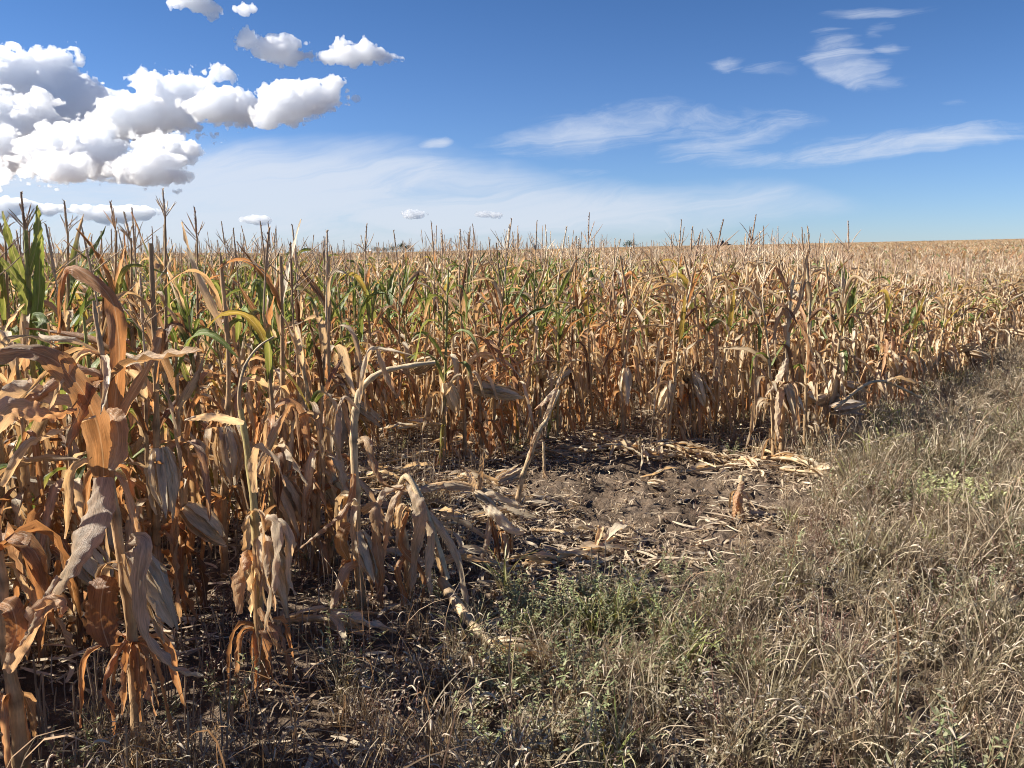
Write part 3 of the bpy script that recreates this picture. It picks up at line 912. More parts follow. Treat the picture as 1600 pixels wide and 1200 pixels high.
# collapsed plant draped towards the camera
h = Hero('corn_plant', 'collapsed tan corn plant with drooping leaves right of the snapped plant', gpt(640, 945))
h.stalk([(640, 950, 3.4), (634, 860, 3.42), (622, 780, 3.45), (636, 745, 3.4), (662, 790, 3.34), (684, 850, 3.3), (700, 905, 3.25)], .018, .01, 'pale', 7)
for P_, w_, c_ in (([(632, 760, 3.4), (612, 790, 3.35), (600, 850, 3.3), (596, 900, 3.28)], .07, T1), ([(640, 750, 3.4), (655, 800, 3.3), (648, 860, 3.28), (640, 935, 3.24)], .12, T2),
                   ([(650, 770, 3.36), (672, 830, 3.3), (668, 900, 3.26), (680, 950, 3.22)], .08, C1), ([(660, 790, 3.34), (690, 830, 3.3), (716, 880, 3.25), (730, 950, 3.2), (760, 1000, 3.1)], .07, C1),
                   ([(630, 760, 3.4), (600, 770, 3.38), (588, 810, 3.35), (610, 850, 3.3)], .06, C1), ([(640, 860, 3.36), (620, 890, 3.3), (630, 940, 3.28), (600, 960, 3.25)], .06, O1),
                   ([(690, 880, 3.28), (720, 870, 3.3), (770, 880, 3.35)], .07, T1), ([(636, 800, 3.38), (625, 850, 3.34), (660, 900, 3.3), (656, 960, 3.26)], .06, O1)):
    h.leaf(P_, w_, c_, None, R.uniform(1.2, 2.4), R.uniform(.4, 1.6), ripple=.016, ragged=.2)
h.rag(640, 800, 3.4, 3, .3, .04, TAN); h.rag(676, 860, 3.32, 3, .22, .04, TAN)

# broken ears on a low stub, beside the bare soil
h = Hero('corn_plant', 'low broken corn plant with spread cream husks at the left edge of the bare soil', gpt(792, 868))
h.stalk([(790, 872, 3.98), (786, 830, 3.98), (770, 790, 4.0), (752, 765, 4.0), (700, 755, 3.98), (640, 768, 3.96), (612, 772, 3.95)], .020, .010, 'dry', 7)
for P_, w_, c_ in (([(745, 770, 3.96), (735, 745, 3.94), (728, 730, 3.95)], .07, C1), ([(748, 770, 3.96), (752, 735, 3.96), (754, 706, 3.96)], .05, T1), ([(750, 775, 3.94), (770, 800, 3.86), (800, 828, 3.8), (822, 832, 3.78)], .11, C2),
                   ([(745, 780, 3.94), (770, 775, 3.9), (806, 790, 3.88), (820, 800, 3.86)], .08, C1), ([(740, 765, 3.96), (700, 760, 3.94), (660, 766, 3.92), (640, 772, 3.92)], .07, C1),
                   ([(765, 810, 3.92), (760, 850, 3.88), (744, 890, 3.86)], .06, PK), ([(785, 830, 3.92), (792, 870, 3.9), (800, 900, 3.9)], .05, O1), ([(765, 800, 3.9), (776, 850, 3.9), (782, 890, 3.88)], .05, B1)):
    h.leaf(P_, w_, c_, None, 1.4, R.uniform(0, .8), ripple=.008)
h.ear((742, 768, 3.95), (.75, -.3, -.45), .15, .028, C1, .4)
h.rag(785, 830, 3.96, 5, .2, .04, BROWN + TAN)

# leaning snapped stem in front of the wall of corn
h = Hero('broken_stalk', 'leaning snapped stalk jutting up from the bare soil', gpt(808, 795), 'corn stalk')
h.stalk([(806, 798, 4.75), (815, 750, 4.78), (828, 712, 4.8), (843, 672, 4.84), (852, 660, 4.86), (860, 640, 4.9), (874, 610, 4.95)], .018, .012, 'pale', 7)
h.leaf([(850, 655, 4.84), (862, 630, 4.84), (872, 600, 4.86), (880, 580, 4.88)], .05, C1, T1, 1.4, .5)
h.leaf([(870, 606, 4.86), (856, 622, 4.82), (846, 632, 4.8), (834, 640, 4.8)], .05, C2, O1, 1.2, .6)
h.leaf([(840, 675, 4.8), (832, 690, 4.78), (826, 720, 4.76)], .035, T1, O1, 2, .6)
for lab_, pts_, Y_, r_ in (('thin dry stub standing upright on the bare soil', [(850, 755), (850, 720), (849, 690)], 5.3, .011), ('short forked stub with withered husk on the right of the bare soil', [(1157, 815), (1156, 785), (1160, 742)], 4.55, .017)):
    h = Hero('broken_stalk', lab_, gpt(*pts_[0]), 'corn stalk')
    Y0 = gpt(*pts_[0])[1]
    h.stalk([(a_, b_, Y0) for a_, b_ in pts_], r_, r_ * .8, 'pale', 4)
    if r_ > .015:
        h.leaf([(1158, 775, Y0 - .03), (1150, 790, Y0 - .05), (1144, 812, Y0 - .06)], .10, T1, O1, 1.6, .6, ragged=.3); h.leaf([(1160, 752, Y0 - .03), (1154, 775, Y0 - .05), (1160, 806, Y0 - .06)], .09, T1, T2, 2.2, .6, ragged=.4); h.leaf([(1158, 760, Y0 - .03), (1148, 782, Y0 - .06), (1150, 800, Y0 - .08)], .07, O1, T1, 2, 1, ragged=.4); h.rag(1158, 775, Y0, 4, .16, .04, TAN)
        h.leaf([(1160, 770, Y0 - .03), (1168, 780, Y0 - .05), (1180, 794, Y0 - .1)], .03, C1, T1, 2, .6)
        h.leaf([(1158, 790, Y0 - .03), (1162, 808, Y0 - .05), (1170, 826, Y0 - .1)], .03, C1, T1, 2, .6)
    else:
        h.leaf([(850, 735, Y0 - .03), (854, 748, Y0 - .05), (858, 758, Y0 - .06)], .03, T1, O1, 1.6, .6)

# first plant of the row right of the bare soil, and its neighbours
h = Hero('corn_plant', 'short corn plant with pale hanging husks at the right end of the bare soil', gpt(1222, 712))
h.stalk([(1220, 716, 5.95), (1224, 640, 5.95), (1230, 560, 5.96), (1234, 480, 5.98), (1240, 430, 6.0)], .022, .010, 'pale', 8)
for P_, w_, c_ in (([(1226, 600, 5.9), (1218, 620, 5.85), (1214, 660, 5.82), (1216, 690, 5.8)], .11, T2), ([(1228, 600, 5.9), (1240, 625, 5.85), (1244, 660, 5.8), (1242, 685, 5.8)], .13, C1), ([(1230, 560, 5.9), (1216, 590, 5.86), (1196, 620, 5.84)], .09, C1),
                   ([(1234, 500, 5.96), (1250, 470, 5.98), (1262, 400, 6.0), (1266, 392, 6.0)], .055, T1), ([(1232, 520, 5.96), (1246, 500, 5.9), (1262, 540, 5.85), (1260, 590, 5.84)], .06, O1), ([(1236, 470, 5.96), (1220, 430, 5.98), (1208, 420, 6.0), (1196, 470, 6.0)], .055, O1),
                   ([(1234, 500, 5.96), (1222, 480, 5.98), (1210, 520, 5.96), (1212, 560, 5.9)], .08, T1)):
    h.leaf(P_, w_, c_, None, 1.3, R.uniform(.2, 1.2), ripple=.014, ragged=.15)
h.rag(1224, 600, 5.95, 5, .4, .06, ORANGE + TAN); h.ear((1228, 600, 5.9), (.3, -.2, -.9), .26, .05, C1, .3)
for k_, (bx, by, ex, ey, d_, col_, lab_) in enumerate(((1306, 690, 1310, 620, (-.95, -.2, -.1), C2, 'corn plant with a cream ear sticking out level to the left'), (1262, 700, 1296, 640, (.9, -.3, .25), (.55, .47, .38), 'short corn plant with a greyish ear lying almost level'),
                                                       (248, 985, 250, 700, (.15, -.2, -.95), C2, 'corn plant with one fat cream ear hanging behind the near plant'), (352, 905, 350, 668, (.2, -.3, -.95), C1, 'corn plant with broad cream husks between two near plants'),
                                                       (440, 880, 436, 655, (.1, -.2, -.97), T2, 'corn plant with a heavy striped ear left of the snapped plant'), (516, 840, 528, 632, (.0, -.25, -.97), C1, 'corn plant with a big ragged husk skirt behind the snapped plant'),
                                                       (975, 690, 977, 575, (0, -.2, -.98), C1, 'corn plant with a bright ear in the wall behind the bare soil'), (1085, 695, 1085, 580, (.3, -.2, -.95), C1, 'corn plant with two-tone ear left of the short pale plant'))):
    b_ = gpt(bx, by); Y_ = b_[1]
    h = Hero('corn_plant', lab_, b_)
    top = 400 if bx > 300 else 380
    tx = bx + R.uniform(-20, 20)
    h.stalk([(bx, by + 6, Y_), (bx + R.uniform(-4, 4), by * .7 + top * .3, Y_), (bx + R.uniform(-8, 8), by * .35 + top * .65, Y_), (tx, top, Y_)], .019, .008, R.choice(('dry', 'pale')), 8)
    h.ear((ex, ey, Y_ - .08), d_, .27, .052, col_, .25)
    for i in range(9):
        f = R.uniform(.15, .84); yy_ = by * (1 - f) + top * f; l = corn_leaf(at(bx * (1 - f) + tx * f, yy_, Y_), R.random() * 6.28, f, R.choice(('dry', 'dry', 'pale'))); h._link('leaf', l)
    h.rag(bx, by * .75 + top * .25, Y_, 4, .4, .06)

# green plant at the left border
h = Hero('corn_plant', 'green-leaved corn plant standing near the left border', (*(at(60, 900, 3.9)[:2]), 0))
h.stalk([(64, 905, 3.9), (60, 760, 3.9), (52, 600, 3.9), (46, 480, 3.9), (42, 400, 3.9), (40, 360, 3.9)], .02, .008, 'green', 9)
for P_, w_, c_ in (([(46, 520, 3.9), (40, 460, 3.88), (22, 430, 3.86), (-6, 395, 3.84)], .10, G2), ([(48, 540, 3.9), (60, 470, 3.88), (62, 400, 3.86), (66, 366, 3.84)], .09, G1), ([(44, 470, 3.9), (30, 420, 3.88), (14, 370, 3.86), (4, 330, 3.85)], .08, G2),
                   ([(46, 500, 3.9), (62, 500, 3.8), (70, 540, 3.76), (72, 590, 3.74)], .11, G1), ([(50, 580, 3.9), (30, 590, 3.84), (14, 610, 3.8), (4, 640, 3.78)], .09, G2), ([(44, 430, 3.9), (58, 380, 3.9), (60, 340, 3.9), (58, 320, 3.9)], .07, G2),
                   ([(48, 560, 3.9), (30, 530, 3.84), (10, 525, 3.8), (-14, 545, 3.78)], .09, G2)):
    h.leaf(P_, w_, c_, np.array(c_) * 1.15, 1.0, R.uniform(.2, .9), ripple=.01)
h.rag(62, 800, 3.9, 6, .4, .06); h.tassel(40, 360, 3.9, (.0, 0), .24, 4); h.rag(55, 640, 3.9, 5, .4, .06)
# single tall green leaf plants
for lab_, bx, Y_, tx, ty, P2 in (('corn plant with one green leaf curled over like a crook', 424, 4.3, 420, 440, [(420, 545), (414, 500), (408, 450), (398, 442), (392, 470)]),
                                 ('green-leaved corn plant among pale ones on the right of the field', 1335, 8.2, 1330, 430, [(1330, 520), (1326, 470), (1316, 430), (1308, 415)])):
    h = Hero('corn_plant', lab_, (*at(bx, 500, Y_)[:2], 0)); gy_ = 600 + F * math.tan(math.atan(EYE / Y_) - PITCH)
    h.stalk([(bx, gy_ + 4, Y_), (bx, gy_ * .6 + ty * .4, Y_), (tx, ty, Y_)], .018, .008, 'green', 8)
    h.leaf([(a_, b_, Y_ - .05) for a_, b_ in P2], .085 if Y_ < 6 else .11, G1, G2, 1.4, .3)
    for i in range(11):
        f = R.uniform(.2, .98); h._link('leaf', corn_leaf(at(bx * (1 - f) + tx * f, gy_ * (1 - f) + ty * f, Y_), R.random() * 6.28, f, 'green' if f > .5 else 'dry'))
# tall tassels against the sky at the left
for tx, ty, by_, Y_, lean, L_, nb in ((258, 335, 860, 4.4, (0, 0), .19, 8), (182, 360, 900, 4.2, (-.06, 0), .20, 2), (106, 362, 900, 4.3, (0, 0), .22, 3), (46, 362, 880, 4.6, (-.12, 0), .22, 4), (8, 364, 900, 4.4, (-.2, 0), .22, 5), (308, 372, 800, 5.0, (0, 0), .26, 4), (205, 372, 800, 4.9, (-.1, 0), .22, 5)):
    Y_ = float(Y_); gy_ = 600 + F * math.tan(math.atan(EYE / Y_) - PITCH)
    h = Hero('corn_plant', 'corn plant with a tall tassel rising against the sky on the left', (*at(tx, 500, Y_)[:2], 0), group='corn plants with tall tassels on the left')
    h.stalk([(tx + 4, gy_ + 4, Y_), (tx + R.uniform(-8, 8), gy_ * .5 + ty * .5, Y_), (tx, ty, Y_)], .018, .005, 'dry', 10)
    h.tassel(tx, ty, Y_, lean, L_, nb, (.55, .45, .35) if nb == 8 else None)
    for i in range(14):
        f = R.uniform(.2, .80); h._link('leaf', corn_leaf(at(tx, gy_ * (1 - f) + ty * f, Y_), R.random() * 6.28, f, R.choice(('mixed', 'dry', 'dry'))))

# ------------------------------------------------------------------ stalks and husks lying on the ground
def lying(lab, P, r, leaves, name='fallen_stalk', cat='corn stalk', group=None):
    b = gpt(*P[0][:2]); b[2] = gz(b[0], b[1])
    h = Hero(name, lab, b, cat, group); Q = []
    for (x, y, up) in P:
        d = pix_dir(x, y); zt = .02 + up; q = d * ((EYE - zt) / -d[2]); q[2] = zt + max(0, gz(q[0], q[1])); Q.append(q)
    g = stalk_geo(catmull(Q, 24), r, r * .7, 'pale', (np.arange(4) + .5) / 4); h._link('stalk', g)
    for i in range(leaves):
        t_ = R.random(); j = min(int(t_ * (len(Q) - 1)), len(Q) - 2); q = Q[j] + (Q[j + 1] - Q[j]) * (t_ * (len(Q) - 1) - j)
        az = math.atan2(*(Q[-1] - Q[0])[[1, 0]]) + R.uniform(-.7, .7)
        Pq = grow(q + (0, 0, .02), az, R.uniform(.2, .42), R.uniform(0, .6), R.uniform(-.6, -.1), .3, .1, R.uniform(-1, 1), 12)
        g = Geo(); c = pick(CREAM if R.random() < .6 else TAN); ribbon(g, Pq, (-math.sin(az), math.cos(az), 0), leaf_w(12, R.uniform(.04, .075), .3), R.uniform(.8, 3), R.uniform(-2, 2), .01, c, c * .85, None, 4, 0, 4, .2); h._link('leaf', g)


for a_ in (('two-metre stalk lying crosswise behind the bare soil', [(1180, 728, 0), (1120, 734, .02), (1060, 738, .0)], .016, 2), ('pale stalk lying with curled leaves in front of the wall of corn', [(1000, 690, .05), (1050, 700, .05), (1120, 720, 0)], .014, 5),
           ('stalk lying slantwise at the front of the bare soil', [(895, 888, 0), (925, 865, .04), (960, 846, .06)], .016, 2), ('long stalk lying along the near side of the bare soil', [(810, 890, 0), (860, 884, .01), (940, 862, .02)], .014, 3),
           ('thin straight stalk lying on the bare soil left of centre', [(830, 832, 0), (880, 842, 0), (920, 858, 0)], .010, 1), ('low fallen plant with cream leaves under the wall of corn', [(740, 700, .1), (690, 664, .22), (620, 672, .25)], .014, 7),
           ('fallen stalk with bright leaves right of the bare soil', [(1190, 720, .02), (1240, 724, .05), (1300, 752, .0)], .015, 7), ('fallen stalk half hidden in the weeds beside the left corn', [(690, 915, .12), (740, 980, .08), (790, 1030, .02)], .024, 3),
           ('fallen stalk with ragged leaves under the bent plant', [(430, 972, .04), (500, 968, .08), (560, 985, .05)], .016, 5), ('curled husk-covered stalk behind the bare soil near its left end', [(930, 688, .02), (960, 700, .06), (1000, 708, .02)], .014, 4),
           ('small leafy stalk lying among dark litter on the left of the bare soil', [(610, 750, .1), (660, 765, .04), (690, 775, 0)], .013, 4), ('upright husk stub behind the bare soil', [(998, 722, 0), (999, 705, .1), (1000, 690, .2)], .014, 1),
           ('leafy fallen stalk below the short plant on the right', [(1300, 640, .45), (1370, 600, .5), (1440, 624, .25)], .014, 4)):
    lying(*a_)
R.seed(77)
for i in range(13):
    x_ = 780 + 540 * (i + R.random()) / 13; y_ = 702 + R.uniform(-14, 24) + (16 if x_ > 1150 else 0); e_ = R.uniform(12, 60); a_ = R.uniform(-1.6, 1.6)
    lying('bleached stalk or leaf lying in the heap along the back edge of the bare soil', [(x_ - e_, y_ - e_ * a_ * .3, R.uniform(0, .05)), (x_, y_ + R.uniform(-3, 3), R.uniform(.02, .10)), (x_ + e_, y_ + e_ * a_ * .3, R.uniform(0, .12))], R.uniform(.007, .013), R.choice((1, 2, 3, 4)), 'fallen_stalk', 'corn stalk', 'bleached stalks and leaves heaped behind the bare soil')
for i in range(16):
    x_ = R.uniform(560, 780); y_ = R.uniform(700, 900); e_ = R.uniform(25, 60); a_ = R.uniform(-1, 1)
    lying('withered stalk lying in the tangle left of the bare soil', [(x_ - e_, y_ - e_ * a_ * .3, R.uniform(0, .08)), (x_, y_, R.uniform(.02, .12)), (x_ + e_, y_ + e_ * a_ * .3, R.uniform(0, .06))], R.uniform(.006, .012), R.choice((1, 2, 3)), 'fallen_stalk', 'corn stalk', 'withered stalks tangled left of the bare soil')
for lab_, x_, y_, d_ in (('cream husked ear lying on the left of the bare soil', 775, 768, (.6, .5, .1)), ('small pale husk lying on the middle of the bare soil', 1012, 768, (.6, -.3, .02)), ('pale husk lying in the weeds at the right border', 1500, 960, (.8, .2, .1)), ('tan husk lying at the near right border', 1570, 955, (.5, .6, .1)), ('orange husk on the ground right of the bare soil', 1268, 750, (.4, -.6, .3))):
    b = gpt(x_, y_); b[2] = .045 + gz(b[0], b[1]); sm = .5 if 'small' in lab_ else 1; body, hs = ear_geo(d_, .2 * sm, .036 * sm, C1, .4)
    e = tag(empty('corn_ear', b), lab_, 'corn ear'); link('core', body.mesh('core'), e)
    for q in hs: link('husk', q.mesh('husk'), e)
# ------------------------------------------------------------------ ground cover
def tuft_grass(seed, n=30, h=(.12, .30), cols=None, heads=.3, spread=.05, w=.0045, lean=.9):
    R.seed(seed); g = Geo(); cols = cols or [(.26, .20, .13), (.32, .25, .17), (.18, .13, .085), (.42, .345, .24)]
    for i in range(n):
        a, r = R.random() * 6.28, R.random() ** .5 * spread; az = R.random() * 6.28; L = R.uniform(*h)
        P = grow((r * math.cos(a), r * math.sin(a), 0), az, L, R.uniform(1.1, 1.5), R.uniform(-1.0, 1.45) * lean, R.uniform(.5, .9), .14, R.uniform(-1, 1), 8)
        c = pick(cols)
        ribbon(g, P, (-math.sin(az), math.cos(az), 0), w * np.array((.7, 1, 1, 1, .95, .8, .6, .15)) * R.uniform(.7, 1.4), .8, R.uniform(-2, 2), 0, c * .8, c * 1.1, nw=1, mat=3)
        if R.random() < heads:                     # curved bristly seed head
            Q = grow(P[-1], az, R.uniform(.03, .065), R.uniform(.3, 1.2), R.uniform(-1.3, 0), .5, .2, R.uniform(-1, 1), 7)
            tube(g, Q, np.array((.0010, .0026, .0032, .0032, .0028, .002, .0006)) * R.uniform(.7, 1.15), pick([(.54, .45, .33), (.45, .37, .27), (.60, .51, .39)]), 4, 3)
    return g


def tuft_weed(seed, n=9, h=(.15, .32), stem=(.30, .20, .12), leafc=None, nl=16, ll=(.012, .03), lw=.006, spread=.09, e0=1.0):
    R.seed(seed); g = Geo()
    for i in range(n):
        a = R.random() * 6.28; L = R.uniform(*h)
        P = grow((R.uniform(-.02, .02), R.uniform(-.02, .02), 0), a, L, R.uniform(e0 - .5, e0 + .4), R.uniform(.5, 1.5), .4, .2, R.uniform(-.6, .6), 9)
        tube(g, P, np.linspace(.0025, .001, 9), np.array(stem) * R.uniform(.8, 1.2), 3, 3)
        for j in range(nl):
            t_ = R.uniform(.15, 1); q = P[min(int(t_ * 8), 7)] * (1 - (t_ * 8 % 1)) + P[min(int(t_ * 8) + 1, 8)] * (t_ * 8 % 1); az = R.random() * 6.28; l = R.uniform(*ll)
            Q = grow(q, az, l, R.uniform(-.2, 1.2), R.uniform(-.8, 1), .5, .2, 0, 4); c = pick(leafc)
            ribbon(g, Q, (-math.sin(az), math.cos(az), 0), np.array((.4, 1, .8, .1)) * lw * R.uniform(.7, 1.3), .6, 0, 0, c, nw=1, mat=3)
    return g


def litter(seed, n=26, spread=.25, L=(.04, .2), w=(.004, .02), cols=None, up=.25):
    R.seed(seed); g = Geo(); cols = cols or [(.56, .46, .33), (.44, .35, .24), (.36, .28, .19), (.30, .22, .15), (.50, .40, .28), (.64, .54, .39), (.24, .17, .12)]
    for i in range(n):
        a, r = R.random() * 6.28, R.random() ** .5 * spread; az = R.random() * 6.28
        P = grow((r * math.cos(a), r * math.sin(a), R.uniform(.0, .03)), az, R.uniform(*L), R.uniform(-.1, up), R.uniform(-up, up), .5, .2, R.uniform(-1.2, 1.2), 5)
        P[:, 2] = np.maximum(P[:, 2], .006); c = pick(cols)
        ribbon(g, P, (-math.sin(az), math.cos(az), 0), R.uniform(*w) * np.array((.7, 1, 1, .8, .3)), R.uniform(.4, 2), R.uniform(-1.5, 1.5), 0, c, nw=2, mat=3)
    return g


def stubble(seed, n=16):
    R.seed(seed); g = Geo()
    for i in range(n):
        x, y = R.gauss(0, .05), R.gauss(0, .12); H = R.uniform(.08, .30); l = R.gauss(0, .08)
        tube(g, np.array(((x, y, 0), (x + l * .5 * H, y, H * .5), (x + l * H, y + R.gauss(0, .01), H))), (.0035, .0035, .003), pick([(.42, .34, .25), (.34, .26, .18), (.50, .42, .33)]), 4, 3)
    return g


GR_ = [(.24, .28, .13), (.31, .34, .18), (.20, .23, .11), (.38, .38, .22), (.34, .29, .18)]
OL_ = [(.215, .185, .11), (.28, .24, .15), (.165, .14, .085), (.38, .32, .215)]
DK_ = [(.30, .20, .14), (.24, .16, .11), (.40, .31, .23), (.46, .38, .29)]
T_ = [tuft_grass(400 + i, 40, (.14, .36), None, .10, .06, .0034) for i in range(3)]                                                        # 0-2 dry grass
T_ += [tuft_grass(410 + i, 34, (.12, .32), OL_ + [(.55, .48, .36)], .12, .06, .0034) for i in range(3)]                           # 3-5 olive grey
T_ += [tuft_weed(420 + i, 10, (.12, .28), (.34, .27, .17), OL_ + [(.60, .55, .44)], 20) for i in range(3)]            # 6-8 olive weeds
T_ += [tuft_weed(430 + i, 9, (.14, .30), (.30, .22, .12), GR_, 24, (.012, .034), .008) for i in range(3)]            # 9-11 green weeds
T_ += [tuft_weed(440 + i, 8, (.12, .26), (.24, .13, .10), DK_ + [(.5, .42, .33)], 14, (.008, .018), .006) for i in range(3)]   # 12-14 dark dead weeds
T_ += [tuft_grass(450 + i, 16, (.16, .34), [(.28, .32, .10), (.36, .36, .14), (.44, .40, .24)], .05, .04, .006, .6) for i in range(2)]  # 15-16 green grass
T_ += [tuft_grass(460 + i, 3, (.45, .75), [(.45, .34, .22), (.38, .26, .16)], .6, .04, .004, .15) for i in range(2)]   # 17-18 tall wisps
T_ += [tuft_grass(470 + i, 26, (.07, .16), [(.62, .52, .38), (.55, .44, .30), (.46, .35, .23)], .15, .07, .005) for i in range(2)]   # 19-20 short straw
L_ = [litter(500 + i) for i in range(4)] + [litter(510 + i, 40, .28, (.02, .09), (.003, .009)) for i in range(2)]
ST_ = [stubble(520 + i) for i in range(3)]
rr = np.random.default_rng(3)


def field_pts(n, x0, x1, y0, y1):
    return rr.uniform(x0, x1, n), rr.uniform(y0, y1, n)


def proj(x, y):
    """photograph pixel of a ground point"""
    a = np.arctan2(EYE, y) - PITCH
    return 800 + F * x / (y * math.cos(PITCH) + EYE * math.sin(PITCH)), 600 + F * np.tan(a)


ptsW, idW, scW = [], [], []
ptsL, idL = [], []
ptsS, idS = [], []
# verge and foreground
N_ = 60000
x = rr.uniform(-3, 12, N_); y = rr.uniform(1.2, 16, N_)
s, n = sn(x, y); px, py = proj(x, y); inb = inpoly(x, y, BARE); ine = inpoly(x, y, BARE_EDGE)
zx, zy = vnoise2(x * 1.7 + 3, y * 1.7 + 8, 41), vnoise2(x * 3.1 + 40, y * 3.1 + 2, 42)
for i in range(N_):
    if not (-150 < px[i] < 1760) or y[i] < 1.3: continue
    X, Y, d = x[i], y[i], math.hypot(x[i], y[i])
    q = R.random()
    if inb[i]:
        e = np.hypot((X - BC[0]) / 1.6, (Y - BC[1]) / 1.25)
        if q > .02: continue
        k = R.choice((19, 20, 12))
        sc_ = .6
    elif ine[i]:
        if q > .16: continue
        k = R.choice((19, 20, 19, 20, 12, 9)); sc_ = R.uniform(.35, .65)
    elif n[i] < -.1 or (n[i] < 1.3 and 1.4 < s[i] < 4.6):
        dens = (.36 if d < 5 else .38) * (.65 + .7 * zy[i])
        if n[i] > -.1: dens *= .35
        edge = n[i] > -.42 and s[i] > 4.9
        if edge: dens *= .5
        if q > dens: continue
        green = math.exp(-(((px[i] - 930) / 185) ** 2 + ((py[i] - 1000) / 95) ** 2) * .9) + .35 * (zy[i] > .75)
        straw = math.exp(-(((px[i] - 1130) / 130) ** 2 + ((py[i] - 850) / 90) ** 2))
        dark = (px[i] < 700) * .8 + math.exp(-(((px[i] - 1150) / 120) ** 2 + ((py[i] - 1130) / 80) ** 2)) * .6
        r_ = R.random()
        if r_ < green * .85: k = R.choice((9, 10, 11, 9, 10, 15, 16))
        elif r_ < green * .85 + straw * .85: k = R.choice((19, 20, 19, 20, 0)); 
        elif R.random() < dark * .7: k = R.choice((12, 13, 14, 12, 13, 0, 17, 18))
        else:
            k = R.choice((0, 1, 2, 3, 4, 5, 3, 4, 5, 6, 7, 8, 6, 7, 8, 12, 13, 14)) if zx[i] > .4 else R.choice((0, 1, 2, 0, 1, 3, 6, 12, 13, 19))
            if R.random() < .05: k = R.choice((17, 18, 15, 9, 10, 11))
        sc_ = R.uniform(.65, 1.15) * (.72 if straw > .3 else 1) * (.8 + .5 * zx[i])
        if px[i] > 1300 and d > 4: sc_ *= 1.15
    else:
        # between the corn rows: sparse dead growth
        if n[i] > 6 or q > .05 * (1 if n[i] > 1 else 1.8): continue
        k = R.choice((12, 13, 14, 0, 9, 12, 3, 19)); sc_ = R.uniform(.5, .95)
    ptsW.append((X, Y, gz(X, Y))); idW.append(k); scW.append(sc_)
scatter('verge_weeds', T_, np.array(ptsW), np.array(idW), rr.uniform(0, 6.28, len(idW)), np.array(scW), 'tangled dry grass and weeds on the verge and foreground', 'weeds', .12)
N_ = 9000
x = rr.uniform(-4, 8, N_); y = rr.uniform(1.6, 11, N_); s, n = sn(x, y); inb = inpoly(x, y, BARE); c1 = vnoise2(x * 2.3 + 11, y * 2.3 + 3, 51)
for i in range(N_):
    X, Y = x[i], y[i]
    if abs(X) > Y * .75 + .3: continue
    if inb[i]:
        e = np.hypot((X - BC[0]) / 1.5, (Y - BC[1]) / 1.15)
        if R.random() > .16 + .35 * (e > .7): continue
        k = R.choice((4, 5)) if R.random() < .85 else R.choice((0, 1, 2, 3))
    elif n[i] > -.5 and n[i] < 5:
        if R.random() > (.35 + .3 * (c1[i] > .5)) * (.35 if X < -.1 and Y < 4.2 else 1): continue
        k = R.randint(0, 5)
    else:
        if R.random() > .05: continue
        k = R.choice((4, 5, 0))
    ptsL.append((X, Y, gz(X, Y) + .004)); idL.append(k)
scatter('crop_litter', L_, np.array(ptsL), np.array(idL), rr.uniform(0, 6.28, len(idL)), rr.uniform(.7, 1.25, len(idL)), 'broken dry leaves and straw littering the soil', 'crop litter', .05)
for row in np.arange(-.35, 6.5, .31):
    s = -2.5
    while s < 12:
        s += R.uniform(.12, .4)
        X, Y = P0 + RD * s + ND * (row + R.gauss(0, .03))
        if inpoly(np.array(X), np.array(Y), BARE) or abs(X) > Y * .75 or Y < 1.8: continue
        if row < 1.3 and 1.2 < s < 5 and R.random() < .8: continue
        if R.random() < .35: continue
        ptsS.append((X, Y, gz(X, Y))); idS.append(R.randint(0, 2))
scatter('old_stubble', ST_, np.array(ptsS), np.array(idS), np.full(len(idS), ang - math.pi / 2), rr.uniform(.6, 1.1, len(idS)), 'thin grey stubble of an earlier crop standing between the corn rows', 'stubble', .05)

# pale leafy weed in the verge, and a few tall dead stems
g = Geo()
for j in range(7):
    a_ = j * .9; g.merge(tuft_weed(600 + j, 9, (.16, .34), (.38, .36, .18), [(.44, .46, .22), (.52, .52, .28), (.36, .39, .17)], 20, (.02, .045), .016, e0=1.1), T=np.array((math.cos(a_) * .12, math.sin(a_) * .12, 0)))
b = gpt(1482, 812); o = tag(link('weed_plant', g.mesh('weed_plant')), 'pale yellow-green leafy weed growing in the dry verge on the right', 'weed'); o.location = (b[0], b[1], gz(b[0], b[1]))

# ------------------------------------------------------------------ far away: machine on the crest, trees and shed
def box(g, c, d, col, rz=0.0, mat=1, taper=1.0):
    x, y, z = np.array(d) / 2.0
    v = np.array([(-x, -y, -z), (x, -y, -z), (x, y, -z), (-x, y, -z), (-x * taper, -y * taper, z), (x * taper, -y * taper, z), (x * taper, y * taper, z), (-x * taper, y * taper, z)])
    g.add(v + np.array(c), [(0, 3, 2, 1), (4, 5, 6, 7), (0, 1, 5, 4), (1, 2, 6, 5), (2, 3, 7, 6), (3, 0, 4, 7)], col, np.zeros((8, 3)) + .3, mat)


def wheel(g, c, r, w, col):
    t_ = np.linspace(0, 2 * math.pi, 25); n_ = 24
    P = [(c[0] + r * q * math.cos(a_), c[1] + s_ * w / 2, c[2] + r * q * math.sin(a_)) for a_ in t_[:-1] for s_, q in ((-1, .4), (-1, 1), (1, 1), (1, .4))]
    f = [(4 * i + j, 4 * ((i + 1) % n_) + j, 4 * ((i + 1) % n_) + (j + 1) % 4, 4 * i + (j + 1) % 4) for i in range(n_) for j in range(4)]
    g.add(P, f, col, np.zeros((len(P), 3)), 1)


def far_at(x, D, up=0.0):
    d = pix_dir(x, 380); Y = D; X = d[0] / d[1] * Y
    return np.array((X, Y, float(ground_z(X, Y)) + up))


